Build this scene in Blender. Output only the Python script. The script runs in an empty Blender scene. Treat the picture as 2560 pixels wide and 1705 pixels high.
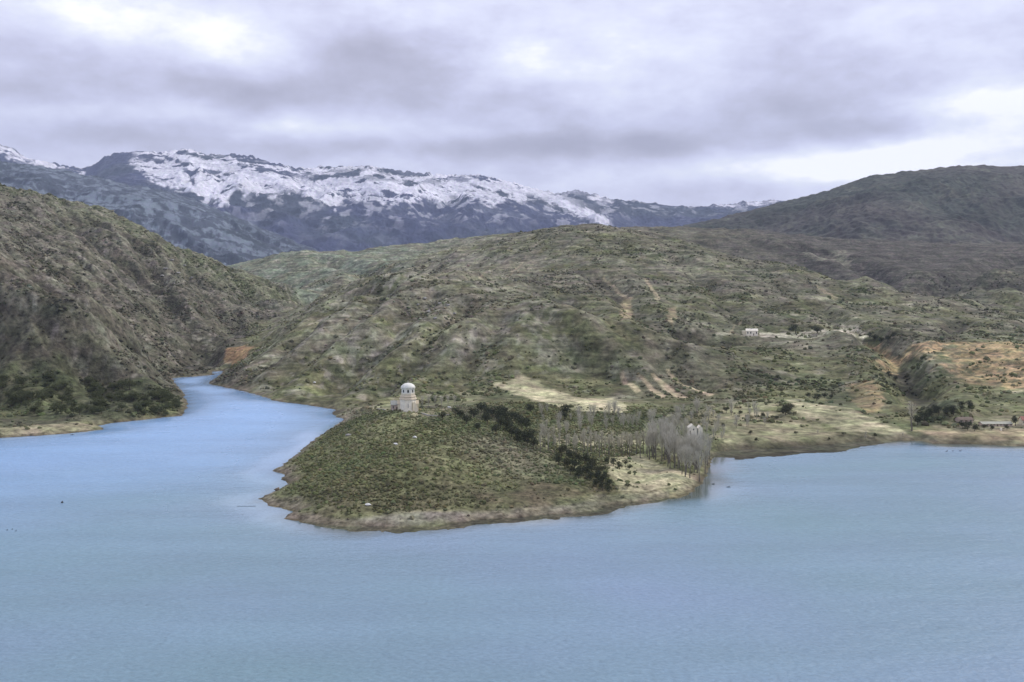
import bpy, math, random
import numpy as np
from math import radians as R

# ------------------------------------------------------------------ camera, sky, sun
S = bpy.context.scene
H = 85.0            # camera height over the lake
FD = 2260.0         # focal length in photo units (photo 2354 wide)
V0 = 655.0          # horizon row
U0 = 1177.0
cam_d = bpy.data.cameras.new('camera'); cam = bpy.data.objects.new('camera', cam_d)
S.collection.objects.link(cam); S.camera = cam
cam.location = (0, 0, H); cam.rotation_euler = (R(90), 0, 0)
cam_d.sensor_width = 36.0; cam_d.lens = 36.0 * FD / 2354.0
cam_d.shift_y = -(784.0 - V0) / 2354.0
cam_d.clip_start = 1.0; cam_d.clip_end = 60000.0
S.view_settings.view_transform = 'Standard'; S.view_settings.look = 'None'
S.view_settings.gamma = 1.0; S.view_settings.exposure = 0.25
S.render.resolution_x = 1024; S.render.resolution_y = 682

def lin(c):
    return tuple(((x/255.0)/12.92 if x/255.0 <= 0.04045 else ((x/255.0+0.055)/1.055)**2.4) for x in c)

SUN_EL, SUN_AZ = 42.0, 62.0     # azimuth clockwise from +Y (view direction)
W = bpy.data.worlds.new('World'); S.world = W; W.use_nodes = True
nt = W.node_tree; nt.nodes.clear(); N = nt.nodes; L = nt.links
def nd(t, **k):
    n = N.new(t)
    for a, b in k.items(): setattr(n, a, b)
    return n
def mth(op, a, b=None, c=None, clamp=False):
    n = nd('ShaderNodeMath', operation=op); n.use_clamp = clamp
    for i, x in enumerate((a, b, c)):
        if x is None: continue
        if isinstance(x, (int, float)): n.inputs[i].default_value = x
        else: L.new(x, n.inputs[i])
    return n.outputs[0]
tc = nd('ShaderNodeTexCoord'); sp = nd('ShaderNodeSeparateXYZ'); L.new(tc.outputs['Generated'], sp.inputs[0])
az = mth('ARCTAN2', sp.outputs[0], sp.outputs[1])
el = mth('ARCSINE', mth('MINIMUM', mth('MAXIMUM', sp.outputs[2], -1.0), 1.0))
cb = nd('ShaderNodeCombineXYZ'); L.new(mth('MULTIPLY', az, 0.9), cb.inputs[0]); L.new(mth('MULTIPLY', el, 1.75), cb.inputs[1])
def wnoise(scale, detail, rough, off):
    ad = nd('ShaderNodeVectorMath', operation='ADD'); L.new(cb.outputs[0], ad.inputs[0]); ad.inputs[1].default_value = off
    n = nd('ShaderNodeTexNoise'); L.new(ad.outputs[0], n.inputs['Vector'])
    n.inputs['Scale'].default_value = scale; n.inputs['Detail'].default_value = detail; n.inputs['Roughness'].default_value = rough
    return n
n1 = wnoise(5.0, 5, 0.55, (3.1, 1.7, 0.4)); n2 = wnoise(2.6, 3, 0.5, (7.7, 2.1, 5.0)); n3 = wnoise(14, 6, 0.6, (1.0, 9.0, 2.0))
wd = nd('ShaderNodeSeparateColor'); L.new(n1.outputs['Color'], wd.inputs[0])
azw = mth('ADD', az, mth('MULTIPLY', mth('SUBTRACT', wd.outputs[0], 0.5), 0.17))
elw = mth('ADD', el, mth('MULTIPLY', mth('SUBTRACT', wd.outputs[1], 0.5), 0.055))
# cloud banks: (photo u, v, half width, half height, brightness)
BL = [(500,90,200,60,.50),(280,40,170,40,.28),(880,130,170,80,-.62),(540,205,260,34,-.36),(1220,130,130,45,.40),(1500,120,170,55,.36),
      (1850,245,250,48,-.42),(2080,300,180,28,-.45),(1500,332,280,30,-.55),(1130,320,170,24,-.28),(2300,260,160,60,1.0),(2060,375,300,34,.9),
      (1300,400,280,30,.22),(650,285,420,20,.34),(700,335,480,22,-.24),(90,190,260,40,-.22),(100,300,300,50,-.20),(1650,430,300,16,-.1),
      (2150,70,330,80,.18),(2330,362,90,14,-.45),(900,10,420,40,.16),(1750,20,500,50,.14),(100,20,200,30,.1),(1100,230,200,30,-.12),(1800,120,170,40,-.1)]
tot = None
for (u, v, hw, hh, am) in BL:
    a0 = math.atan((u-U0)/FD); e0 = math.atan((V0-v)/FD*math.cos(a0))
    dx = mth('MULTIPLY', mth('SUBTRACT', azw, a0), FD/(hw*1.15)); dy = mth('MULTIPLY', mth('SUBTRACT', elw, e0), FD/(hh*1.15))
    r2 = mth('ADD', mth('MULTIPLY', dx, dx), mth('MULTIPLY', dy, dy))
    g = mth('MULTIPLY', mth('EXPONENT', mth('MULTIPLY', r2, -1.0)), am)
    tot = g if tot is None else mth('ADD', tot, g)
bri = mth('ADD', mth('ADD', mth('MULTIPLY', tot, 0.70), 0.57),
          mth('ADD', mth('MULTIPLY', mth('SUBTRACT', n2.outputs['Fac'], 0.5), 0.22),
              mth('ADD', mth('MULTIPLY', mth('SUBTRACT', n1.outputs['Fac'], 0.5), 0.60), mth('MULTIPLY', mth('SUBTRACT', n3.outputs['Fac'], 0.5), 0.80))))
cr = nd('ShaderNodeValToRGB'); L.new(bri, cr.inputs[0]); e = cr.color_ramp.elements
e[0].position = 0.08; e[0].color = (*lin((166, 163, 180)), 1)
e[1].position = 1.0; e[1].color = (1.15, 1.15, 1.2, 1)
for p, c in ((0.30, (186, 184, 203)), (0.50, (208, 208, 233)), (0.68, (228, 230, 252)), (0.82, (240, 243, 255))):
    q = cr.color_ramp.elements.new(p); q.color = (*lin(c), 1)
sky = nd('ShaderNodeTexSky', sky_type='NISHITA'); sky.sun_disc = False
sky.sun_elevation = R(SUN_EL); sky.sun_rotation = R(SUN_AZ); sky.altitude = 600
sk = nd('ShaderNodeVectorMath', operation='SCALE'); L.new(sky.outputs[0], sk.inputs[0]); sk.inputs['Scale'].default_value = 0.10
mx = nd('ShaderNodeMix', data_type='RGBA'); mx.inputs[0].default_value = 0.95
L.new(sk.outputs[0], mx.inputs[6]); L.new(cr.outputs[0], mx.inputs[7])
bg = nd('ShaderNodeBackground'); bg.inputs[1].default_value = 1.0; L.new(mx.outputs[2], bg.inputs[0])
wo = nd('ShaderNodeOutputWorld'); L.new(bg.outputs[0], wo.inputs[0])

sd_ = bpy.data.lights.new('sun', 'SUN'); sun = bpy.data.objects.new('sun', sd_); S.collection.objects.link(sun)
sd_.energy = 2.1; sd_.angle = R(11); sd_.color = (1.0, 0.96, 0.9)
sun.rotation_euler = (R(90-SUN_EL), 0, R(180-SUN_AZ)); sun.location = (0, 0, 500)

# ------------------------------------------------------------------ helpers
C = S.collection
rng = np.random.default_rng(7); random.seed(7)

def tag(o, label=None, cat=None, group=None, kind=None):
    if label: o['label'] = label
    if cat: o['category'] = cat
    if group: o['group'] = group
    if kind: o['kind'] = kind
    return o

def mesh_obj(name, V, F, mat=None, parent=None, smooth=False, attrs=None, colattr=None):
    """V (n,3) array, F (m,k) array or list of such arrays"""
    V = np.asarray(V, dtype=np.float32)
    Fs = F if isinstance(F, list) else [F]
    Fs = [np.asarray(f, dtype=np.int32) for f in Fs if len(f)]
    me = bpy.data.meshes.new(name)
    me.vertices.add(len(V)); me.vertices.foreach_set('co', V.ravel())
    nl = sum(f.size for f in Fs); npz = sum(len(f) for f in Fs)
    me.loops.add(nl); me.polygons.add(npz)
    me.loops.foreach_set('vertex_index', np.concatenate([f.ravel() for f in Fs]))
    st = []; o = 0
    for f in Fs:
        st.append(o + np.arange(len(f))*f.shape[1]); o += f.size
    me.polygons.foreach_set('loop_start', np.concatenate(st).astype(np.int32))
    me.update(calc_edges=True); me.validate()
    me.polygons.foreach_set('use_smooth', np.full(len(me.polygons), smooth))
    if attrs:
        for k, a in attrs.items():
            at = me.attributes.new(k, 'FLOAT', 'POINT'); at.data.foreach_set('value', np.asarray(a, dtype=np.float32))
    if colattr is not None:
        at = me.attributes.new('tone', 'FLOAT_COLOR', 'POINT')
        c4 = np.ones((len(V), 4), dtype=np.float32); c4[:, :3] = colattr; at.data.foreach_set('color', c4.ravel())
    if mat: me.materials.append(mat)
    ob = bpy.data.objects.new(name, me); C.objects.link(ob)
    if parent: ob.parent = parent
    return ob

def empty(name, loc, rz=0.0, sc=1.0):
    o = bpy.data.objects.new(name, None); C.objects.link(o)
    o.location = loc; o.rotation_euler = (0, 0, rz); o.scale = (sc, sc, sc); o.empty_display_size = 0.5
    return o

class MB:
    def __init__(s): s.v = []; s.f = {}
    def add(s, V, F):
        b = len(s.v); s.v += [tuple(p) for p in V]
        for f in F: s.f.setdefault(len(f), []).append([i+b for i in f])
    def box(s, x0, x1, y0, y1, z0, z1):
        s.add([(x0,y0,z0),(x1,y0,z0),(x1,y1,z0),(x0,y1,z0),(x0,y0,z1),(x1,y0,z1),(x1,y1,z1),(x0,y1,z1)],
              [(0,3,2,1),(4,5,6,7),(0,1,5,4),(1,2,6,5),(2,3,7,6),(3,0,4,7)])
    def lathe(s, prof, n, cx=0, cy=0, ph=0.0):
        V = []
        for r, z in prof:
            for k in range(n):
                a = ph + 2*math.pi*k/n; V.append((cx+r*math.cos(a), cy+r*math.sin(a), z))
        F = []
        for i in range(len(prof)-1):
            for k in range(n):
                F.append((i*n+k, i*n+(k+1)%n, (i+1)*n+(k+1)%n, (i+1)*n+k))
        F.append(tuple(range(n))[::-1]); F.append(tuple((len(prof)-1)*n+k for k in range(n)))
        s.add(V, F)
    def gable(s, x0, x1, y0, y1, z0, z1, th=0.12, ov=0.3):
        """pitched roof, ridge along x, between eaves z0 and ridge z1"""
        ym = (y0+y1)/2
        a = [(x0-ov,y0-ov,z0-ov*(z1-z0)/(ym-y0)),(x0-ov,ym,z1),(x0-ov,y1+ov,z0-ov*(z1-z0)/(ym-y0))]
        P = []
        for x in (x0-ov, x1+ov):
            for (_, y, z) in a: P.append((x, y, z))
            for (_, y, z) in a: P.append((x, y, z+th*1.5))
        s.add(P, [(0,1,4,3),(1,2,5,4),(7,6,9,10),(8,7,10,11),(3,4,10,9),(4,5,11,10),(0,6,7,1),(1,7,8,2),(0,3,9,6),(2,8,11,5)])
    def tri_prism(s, x0, x1, y0, y1, z0, z1):
        """gable end masonry, ridge along x"""
        ym = (y0+y1)/2
        s.add([(x0,y0,z0),(x0,y1,z0),(x0,ym,z1),(x1,y0,z0),(x1,y1,z0),(x1,ym,z1)], [(0,2,1),(3,4,5),(0,1,4,3),(0,3,5,2),(1,2,5,4)])
    def tube(s, p0, p1, r0, r1, n=4):
        p0 = np.array(p0, float); p1 = np.array(p1, float); d = p1-p0; d /= (np.linalg.norm(d)+1e-9)
        a = np.cross(d, (0.3, 0.9, 0.2)); a /= np.linalg.norm(a); b = np.cross(d, a)
        V = [tuple(p+r*(math.cos(t)*a+math.sin(t)*b)) for p, r in ((p0, r0), (p1, r1)) for t in [2*math.pi*k/n for k in range(n)]]
        s.add(V, [(k, (k+1) % n, n+(k+1) % n, n+k) for k in range(n)])
    def build(s, name, mat, parent=None, smooth=False):
        return mesh_obj(name, np.array(s.v), [np.array(f) for f in s.f.values()], mat, parent, smooth)

# ---- numpy noise
def _h(ix, iy, seed):
    n = (ix.astype(np.int64)*374761393 + iy.astype(np.int64)*668265263 + seed*982451653) & 0x7fffffff
    n = ((n ^ (n >> 13))*1274126177) & 0x7fffffff
    return ((n ^ (n >> 16)) & 0xffff)/65535.0*2*math.pi
def perlin(x, y, seed=0):
    ix = np.floor(x); iy = np.floor(y); fx = x-ix; fy = y-iy
    sx = fx*fx*fx*(fx*(fx*6-15)+10); sy = fy*fy*fy*(fy*(fy*6-15)+10)
    def g(a, b):
        t = _h(ix+a, iy+b, seed); return np.cos(t)*(fx-a)+np.sin(t)*(fy-b)
    return ((g(0,0)*(1-sx)+g(1,0)*sx)*(1-sy)+(g(0,1)*(1-sx)+g(1,1)*sx)*sy)*1.5
def fbm(x, y, sc, octv=4, seed=0, gain=0.5):
    o = 0; a = 1.0
    for k in range(octv):
        o = o + a*perlin(x/sc*2**k+17.3*k, y/sc*2**k-9.1*k, seed+k); a *= gain
    return o
def ridged(x, y, sc, octv=4, seed=0, gain=0.5):
    o = 0; a = 1.0; t = 0
    for k in range(octv):
        o = o + a*(1-2*np.abs(perlin(x/sc*2**k+3.3*k, y/sc*2**k+5.1*k, seed+k))); t += a; a *= gain
    return o/t
def sstep(a, b, x):
    t = np.clip((x-a)/(b-a), 0, 1); return t*t*(3-2*t)

# ------------------------------------------------------------------ terrain
def XY(u, Y): return ((u-U0)/FD*Y, Y)
def shoreY(v): return H*FD/(v-V0)

SHORE = [(-500,1040),(-200,1018),(0,1007),(92,1001),(150,997),(195,993),(239,987),(225,979),(255,973),(330,965),(419,955),(424,945),(432,930),(425,909),(410,890),
 (395,869),(440,866),(478,863),(494,861),(486,857),(488,854),(514,853),(505,862),(492,872),(477,881),(490,885),(530,893),(558,899),(590,907),(638,923),(690,929),
 (730,935),(770,942),(762,950),(773,957),(791,963),(760,985),(720,1012),(690,1038),(655,1065),(645,1074),(627,1083),(650,1091),(646,1102),(664,1112),(630,1128),
 (596,1148),(620,1161),(655,1170),(675,1176),(654,1191),(690,1200),(724,1208),(780,1214),(840,1214),(920,1214),(1010,1210),(1103,1197),(1180,1192),(1249,1186),
 (1320,1182),(1373,1176),(1400,1163),(1470,1156),(1548,1146),(1580,1138),(1600,1127),(1616,1111),(1620,1090),(1635,1062),(1650,1040),(1700,1034),(1750,1034),(1806,1028),
 (1880,1026),(1962,1018),(2050,1014),(2118,1013),(2149,1020),(2250,1022),(2354,1026),(2600,1032),(2900,1045)]
poly = np.array([(-4000, 500)] + [XY(u, shoreY(v)) for u, v in SHORE] + [(4000, 480), (6000, 9000), (-6000, 9000)])

# control points: photo column, photo row, height z above the lake  /  distance Y
PZ = [(938,942,22),(880,948,19),(830,960,13),(1000,950,20.5),(1060,965,18.5),(1100,985,15.5),(1150,1005,13.5),(1200,1025,11.5),(1250,1048,10),(1320,1070,8),(1400,1090,5.5),
 (1430,1110,4),(900,1050,14.5),(900,1130,7),(980,1060,14),(750,1080,8),(760,1030,9),(680,1140,4),(1100,1080,9.5),(1100,1150,4),(1250,1110,6),(1350,1135,3.2),(820,1180,2.5),(1000,1180,2),
 (1230,985,6),(1400,1040,4),(1500,1080,2.5),(1450,1115,2),(1550,1110,1.7),(1500,1010,4.5),(1600,990,5),(1350,960,7),(1150,940,8),(1000,930,6),(900,930,4.5),(850,935,3),
 (1200,880,14),(1300,920,8),(1400,940,6),(1150,900,10),(600,860,12),(720,880,8),(900,840,22),(1100,860,17),(1350,860,17),(1500,860,18),(1700,860,17),(1600,900,8),(1500,930,6),(1800,890,10),
 (1900,870,13),(2060,860,16),(2250,880,14),(2354,890,14),(2100,900,8),(2000,920,5),(1810,920,9),(1950,942,8),(2050,975,5),(1700,960,6),(1850,980,4),(1650,1000,4),(2200,950,5),(2200,985,3),
 (2354,960,5),(2350,990,2.5),(2600,960,6),(2600,880,18),(393,866,2),(300,900,9),(200,880,13),(100,900,11),(0,870,18),(-200,850,20),(100,950,3.5),(250,940,3.5),(-200,960,4),(440,846,5)]
PY = [(560,840,900),(640,760,1000),(700,800,850),(800,780,830),(900,720,880),(1000,645,1000),(900,650,1050),(800,665,1150),(750,690,1220),(1050,800,770),(1200,790,780),(1100,715,880),
 (1100,662,970),(1200,690,940),(1300,710,900),(1400,800,770),(1480,745,860),(1600,810,790),(1100,640,1250),(1300,680,1080),(1100,600,1450),(1300,620,1280),(1300,560,1430),
 (1330,523,1550),(1180,545,1600),(1050,572,1650),(960,592,1650),(1450,532,1550),(1560,552,1520),(1650,580,1480),(1750,605,1450),(1900,635,1400),(2050,665,1350),(2200,700,1300),(2354,725,1250),(2600,760,1200),
 (1440,710,1030),(1500,650,1200),(1600,620,1300),(1600,700,1080),(1600,760,950),(1722,765,980),(1850,765,980),(1950,765,970),(1800,700,1120),(1950,700,1150),(2100,730,1080),(2250,760,1000),
 (2354,775,960),(1900,800,880),(1750,820,850),(2000,800,870),(2070,792,860),(2200,790,840),(2354,800,800),
 (359,827,870),(295,764,840),(167,684,810),(24,626,790),(-200,570,770),(50,800,720),(200,800,740),(0,730,740),(330,860,800),
 (100,600,1050),(300,700,1060),(400,780,1030),(250,600,1200),(400,650,1250),(500,720,1200),(550,700,1330),(500,790,1080),(100,520,1250),(-100,560,1000),
 (-200,390,1400),(0,432,1400),(120,464,1420),(255,500,1450),(331,540,1450),(399,576,1450),(478,604,1450),(586,644,1450),(650,685,1420),
 (545,815,1020),(600,755,1180),(690,705,1400),(600,595,1950),(700,582,1950),(540,618,1900),(800,585,1950),(880,577,2000),(960,568,2050),(1100,545,2150),(700,640,1700),(620,640,1750),(800,630,1650),
 (900,615,1650),(700,670,1550),(1450,531,2250),(1600,530,2250),(1750,536,2250),(1900,550,2250),(2100,556,2250),(2354,566,2250),(2600,575,2250),(1800,570,1950),(1700,565,1900),(2000,600,1850),(1900,590,1850),
 (2060,640,1650),(2200,620,1750),(2354,610,1800),(2250,660,1550),(2354,670,1500)]
PD = [(1000,600,5),(1100,560,7),(1300,980,59),(1600,870,27),(1330,1800,140),(1560,1750,118),(1900,1600,75),(2200,1500,42),(1050,1850,128),(2500,1450,25),(340,960,10),(250,960,38),(150,930,62),(0,920,80),(-200,900,100),
 (0,1800,150),(255,1750,130),(478,1700,80),(620,1620,58),(-200,1800,160),(600,2400,60),(400,2300,60),(0,2500,80),(900,2600,80),(1300,2600,110),(1600,2600,150),(2100,2600,150),(2600,2600,140),(-300,2600,80)]
cp = []
for u, v, z in PZ:
    Y = (H-z)*FD/(v-V0); cp.append(((u-U0)/FD, math.log(Y), z))
for u, v, Y in PY: cp.append(((u-U0)/FD, math.log(Y), H-(v-V0)*Y/FD))
for u, Y, z in PD: cp.append(((u-U0)/FD, math.log(Y), z))
for u, v in SHORE: cp.append(((u-U0)/FD, math.log(shoreY(v)), 1.0))
for u, v in [(0,1200),(400,1100),(600,1250),(1000,1350),(1500,1300),(1900,1150),(2300,1200),(600,980),(450,900),(2600,1300),(-300,1200)]:
    cp.append(((u-U0)/FD, math.log(shoreY(v)), -8.0))
cp = np.array(cp)
def tps_fit(P, z, lam=1e-5):
    n = len(P); d = np.linalg.norm(P[:,None]-P[None], axis=2); K = d*d*np.log(d+1e-9) + lam*np.eye(n)
    A = np.zeros((n+3, n+3)); A[:n,:n] = K; A[:n,n] = 1; A[:n,n+1:] = P; A[n,:n] = 1; A[n+1:,:n] = P.T
    return np.linalg.solve(A, np.concatenate([z, np.zeros(3)]))
w = tps_fit(cp[:, :2], cp[:, 2])
A0, A1, B0, B1 = -0.66, 0.66, math.log(300.0), math.log(2620.0)
# coarse evaluation, then upsample
na, nb = 264, 217
ga = np.linspace(A0, A1, na); gb = np.linspace(B0, B1, nb)
GA, GB = np.meshgrid(ga, gb)
q = np.stack([GA.ravel(), GB.ravel()], 1); zt = np.empty(len(q))
for i in range(0, len(q), 20000):
    d = np.linalg.norm(q[i:i+20000, None]-cp[None, :, :2], axis=2)
    zt[i:i+20000] = (d*d*np.log(d+1e-9))@w[:len(cp)] + w[len(cp)] + q[i:i+20000]@w[len(cp)+1:]
zt = zt.reshape(nb, na)
def bil(T, a, b):
    h, wd_ = T.shape
    fa = np.clip((a-A0)/(A1-A0)*(wd_-1), 0, wd_-1.001); fb = np.clip((b-B0)/(B1-B0)*(h-1), 0, h-1.001)
    ia = fa.astype(int); ib = fb.astype(int); fa = fa-ia; fb = fb-ib
    return (T[ib,ia]*(1-fa)+T[ib,ia+1]*fa)*(1-fb)+(T[ib+1,ia]*(1-fa)+T[ib+1,ia+1]*fa)*fb

NA, NB = 1056, 800
GA, GB = np.meshgrid(np.linspace(A0, A1, NA), np.linspace(B0, B1, NB))
TY = np.exp(GB); TX = GA*TY
def inpoly(X, Y, P):
    c = np.zeros(X.shape, bool); j = len(P)-1
    for i in range(len(P)):
        (xi, yi), (xj, yj) = P[i], P[j]
        if yi != yj:
            c ^= ((yi > Y) != (yj > Y)) & (X < (xj-xi)*(Y-yi)/(yj-yi)+xi)
        j = i
    return c
def pdist(X, Y, P, closed=True):
    d = np.full(X.shape, 1e9); n = len(P)
    for i in range(n if closed else n-1):
        ax, ay = P[i]; bx, by = P[(i+1) % n]; ex, ey = bx-ax, by-ay
        t = np.clip(((X-ax)*ex+(Y-ay)*ey)/(ex*ex+ey*ey+1e-9), 0, 1)
        d = np.minimum(d, (X-ax-t*ex)**2+(Y-ay-t*ey)**2)
    return np.sqrt(d)
def sdist(X, Y, P): return pdist(X, Y, P)*np.where(inpoly(X, Y, P), 1, -1)
SD = sdist(TX, TY, poly)
SD = SD + 1.3*fbm(TX, TY, 16, 4, 5) + 0.9*fbm(TX, TY, 5, 2, 9)
zb = bil(zt, GA, GB)
bank = 0.36+0.14*fbm(TX, TY, 45, 2, 21)
w_ = sstep(2, 26, SD)
Z = np.where(SD > 0, (SD*np.clip(bank, 0.2, 0.6))*(1-w_)+np.maximum(zb, 1.2)*w_, np.maximum(SD*0.3, -9))
refl_strip_w = 19*sstep(98, 120, TX)*sstep(218, 160, TX)*(TY > 470)+6*sstep(-80, -40, TX)*sstep(75, 20, TX)*(TY < 480)  # width of a flat strip added offshore as the dark bank reflection
SM = SD+refl_strip_w+1.2*fbm(TX, TY, 14, 3, 701)*np.clip(refl_strip_w, 0, 4)/2
Z = np.where((SD <= 0) & (refl_strip_w > .5), np.where(SM > 0, .05+.004*np.minimum(SM, 20), np.maximum(SM*.25, -9)), Z)
# gullies and knolls: stronger on the big slopes
lf = sstep(5, 45, SD)*sstep(6, 50, Z)
wx = TX+18*fbm(TX, TY, 90, 2, 33); wy = TY+18*fbm(TX, TY, 90, 2, 44)
gul = ridged(wx, wy, 130, 5, 3, 0.55)
leftness = sstep(25, -35, GA*FD+U0-np.interp(TY, [300, 900, 975, 1020, 1180, 1400, 1500, 1700, 2000, 2700], [560, 560, 506, 545, 600, 690, 680, 560, 480, 300])-25*fbm(TX, TY, 60, 2, 602))
Z += lf*(gul-0.35)*(4.0+5.0*leftness)*(0.55+TY/1800)*1.25
Z += sstep(5, 30, SD)*sstep(1.5, 15, Z)*(fbm(TX, TY, 28, 4, 12)*1.1)
Z += sstep(900, 2000, TY)*fbm(TX, TY, 150, 4, 8)*5
d1 = sm_ = None
def stream(dx, dy, wid, ln, seed):
    L_ = math.hypot(dx, dy); dx, dy = dx/L_, dy/L_; a = (wx*dy-wy*dx); b_ = (wx*dx+wy*dy)
    return 1-2*np.abs(perlin(a/wid, b_/ln, seed))+.5*(1-2*np.abs(perlin(a/wid*2.1, b_/ln*2, seed+1)))-.5
RL = stream(.80, -.60, 26, 130, 401); RC = stream(-.75, -.66, 24, 120, 411); RR = stream(.62, -.78, 30, 150, 421)
kc = sstep(.10, -.06, GA+.04*fbm(TX, TY, 120, 2, 431))
rill = RL*leftness+(1-leftness)*(RC*kc+RR*(1-kc)*.6)
Z += rill*lf*(1.5+1.6*leftness)*np.clip(TY/900, .6, 1.6)
def ground(X, Y):
    X = np.asarray(X, float); Y = np.asarray(Y, float)
    return bil(Z, X/Y, np.log(Y))
def on_photo(u, v, ymax=2500.0, ymin=300.0):
    """where a sight line through photo point (u,v) meets the modelled ground"""
    Ys = np.exp(np.linspace(math.log(ymin), math.log(ymax), 900)); X = (u-U0)/FD*Ys
    zz = H-(v-V0)*Ys/FD; g = np.maximum(ground(X, Ys), 0); k = np.argmax(g >= zz-0.01)
    if not (g >= zz-0.01).any(): k = len(Ys)-1
    return X[k], Ys[k], g[k]

GULLY = [([(0,640),(90,670),(167,698),(240,745),(300,790),(360,842),(385,862)],6,11,.9),([(150,500),(260,600),(330,700),(420,800),(440,845)],5,22,.35),([(300,560),(390,670),(450,780),(470,840)],5,18,.35),
 ([(420,610),(490,700),(520,780)],4,18,.3),([(0,755),(110,800),(220,870),(300,930)],5,13,.5),([(60,850),(150,905),(190,950)],4,10,.5),([(200,800),(290,860),(370,915)],3.5,10,.4),
 ([(890,665),(800,750),(690,830),(600,895)],5,16,.35),([(990,690),(900,780),(800,860),(740,920)],5,16,.35),([(1060,720),(980,810),(900,880),(850,920)],4.5,14,.35),([(1150,740),(1080,820),(1020,880)],3.5,13,.3),
 ([(800,690),(700,770),(600,850),(560,880)],4,14,.3),([(1850,575),(1960,605),(2040,645),(2100,680)],9,26,.5),([(2354,600),(2230,630),(2120,670)],9,26,.5),([(2354,660),(2240,655),(2150,680)],7,20,.5),([(1700,545),(1850,600),(1950,640)],6,30,.3),
 ([(1990,775),(2040,800),(2075,860),(2110,910),(2120,940)],6,13,.8),([(1880,700),(1950,750),(2000,780)],3,13,.4),([(1380,640),(1440,700),(1520,760),(1640,790),(1760,800)],4,16,.45),([(1560,600),(1660,680),(1700,740)],3,14,.3),
 ([(1250,740),(1330,800),(1420,870)],2.5,12,.15),([(1400,760),(1500,820),(1600,880)],2.5,12,.15),([(2210,740),(2140,780),(2060,780)],3,12,.5),([(750,600),(830,620),(900,640),(700,690)],5,20,.3),([(1040,642),(1150,656),(1290,698),(1420,728),(1520,765),(1590,792)],7,24,.45),([(700,700),(780,664),(860,642),(980,636)],5,24,.5),([(0,600),(80,640),(150,680)],5,14,.8),([(230,560),(330,650),(400,740)],5,18,.4)]
gdark = np.zeros(TX.shape); dZ = np.zeros(TX.shape)
for pts, dep, wid, dk in GULLY:
    P = np.array([on_photo(u, v)[:2] for u, v in pts]); d = pdist(TX+6*fbm(TX, TY, 30, 2, 5), TY+10*fbm(TX, TY, 40, 2, 6), P, closed=False)
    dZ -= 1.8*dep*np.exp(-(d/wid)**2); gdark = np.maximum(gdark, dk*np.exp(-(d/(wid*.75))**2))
    dZ += dep*.7*np.exp(-((d-wid*2.0)/wid)**2)
Z = np.where(SD > 3, np.maximum(Z+dZ*sstep(3, 30, SD), np.minimum(Z, .8)), Z)
# macro tone of the soil and low plants (albedo)
def P2W(pts): return np.array([on_photo(u, v)[:2] for u, v in pts])
sm = np.array
OL, GR, BR, DK = sm((.165,.166,.088)), sm((.125,.140,.075)), sm((.168,.153,.112)), sm((.085,.095,.058))
YE, OR, BE, GY, PA = sm((.42,.39,.25)), sm((.50,.365,.205)), sm((.26,.225,.15)), sm((.21,.20,.165)), sm((.36,.34,.26))
tone = np.zeros(TX.shape+(3,)); tone[:] = OL
def mixt(c, m):
    global tone
    m = np.clip(m, 0, 1)[..., None]; tone = tone*(1-m)+sm(c)*m
n40 = fbm(TX, TY, 60, 4, 61); n90 = fbm(TX, TY, 160, 3, 71); n15 = fbm(TX, TY, 17, 3, 81)
mixt(GR, sstep(-0.1, 0.5, n40)*0.8); mixt(BR, sstep(0.05, 0.5, n90)*0.7)
mixt(PA, sstep(0.25, 0.75, n15+0.4*n40)*0.55*sstep(600, 700, TY))
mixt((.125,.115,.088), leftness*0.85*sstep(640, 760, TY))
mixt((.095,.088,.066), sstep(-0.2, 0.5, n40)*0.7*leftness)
mixt(GR*1.0, sstep(1250, 1380, TY)*leftness*0.3)
mixt(BR*.85, sstep(1550, 1900, TY)*sstep(0.05, 0.2, GA)*0.7)
mixt((.15,.17,.12), sstep(1500, 1800, TY)*sstep(0.0, -0.1, GA)*0.8)
mixt(GY, sstep(0.3, 0.8, ridged(wx, wy, 70, 3, 91))*0.4*lf)
mixt((.095,.090,.062), sstep(.1, -.9, rill)*.65*lf); mixt((.27,.25,.19), sstep(.15, .5, rill)*.40*lf)
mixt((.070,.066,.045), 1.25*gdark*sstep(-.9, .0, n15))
mixt((.10,.092,.082), sstep(1480, 1650, TY)*sstep(.14, .30, GA+.05*n90)*.8)
mixt((.15,.175,.085), sstep(1330, 1400, TY)*sstep(1480, 1440, TY)*leftness*.35)
mixt((.185,.225,.165), sstep(-.3, .4, n40)*sstep(1250, 1500, TY)*sstep(-.06, -.14, GA)*(1-leftness)*.75)
mixt((.34,.32,.27), sstep(.25, .6, fbm(TX, TY, 9, 3, 181)+.5*n40)*.45*sstep(700, 760, TY)*sstep(.1, .0, GA))
patches = []
def patch(pts, c, am=1.0, soft=3.0, rag=3.0):
    P = P2W(pts); patches.append(P)
    c_ = (P.min(0)+P.max(0))/2; r = (P.max(0)-P.min(0))/2+20
    b = (np.abs(TX-c_[0]) < r[0]) & (np.abs(TY-c_[1]) < r[1])
    if not b.any(): return
    s_ = sdist(TX[b], TY[b], P)+rag*n15[b]
    m = np.zeros(TX.shape); m[b] = sstep(-soft/2, soft/2, s_)*am; mixt(c, m)
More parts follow.
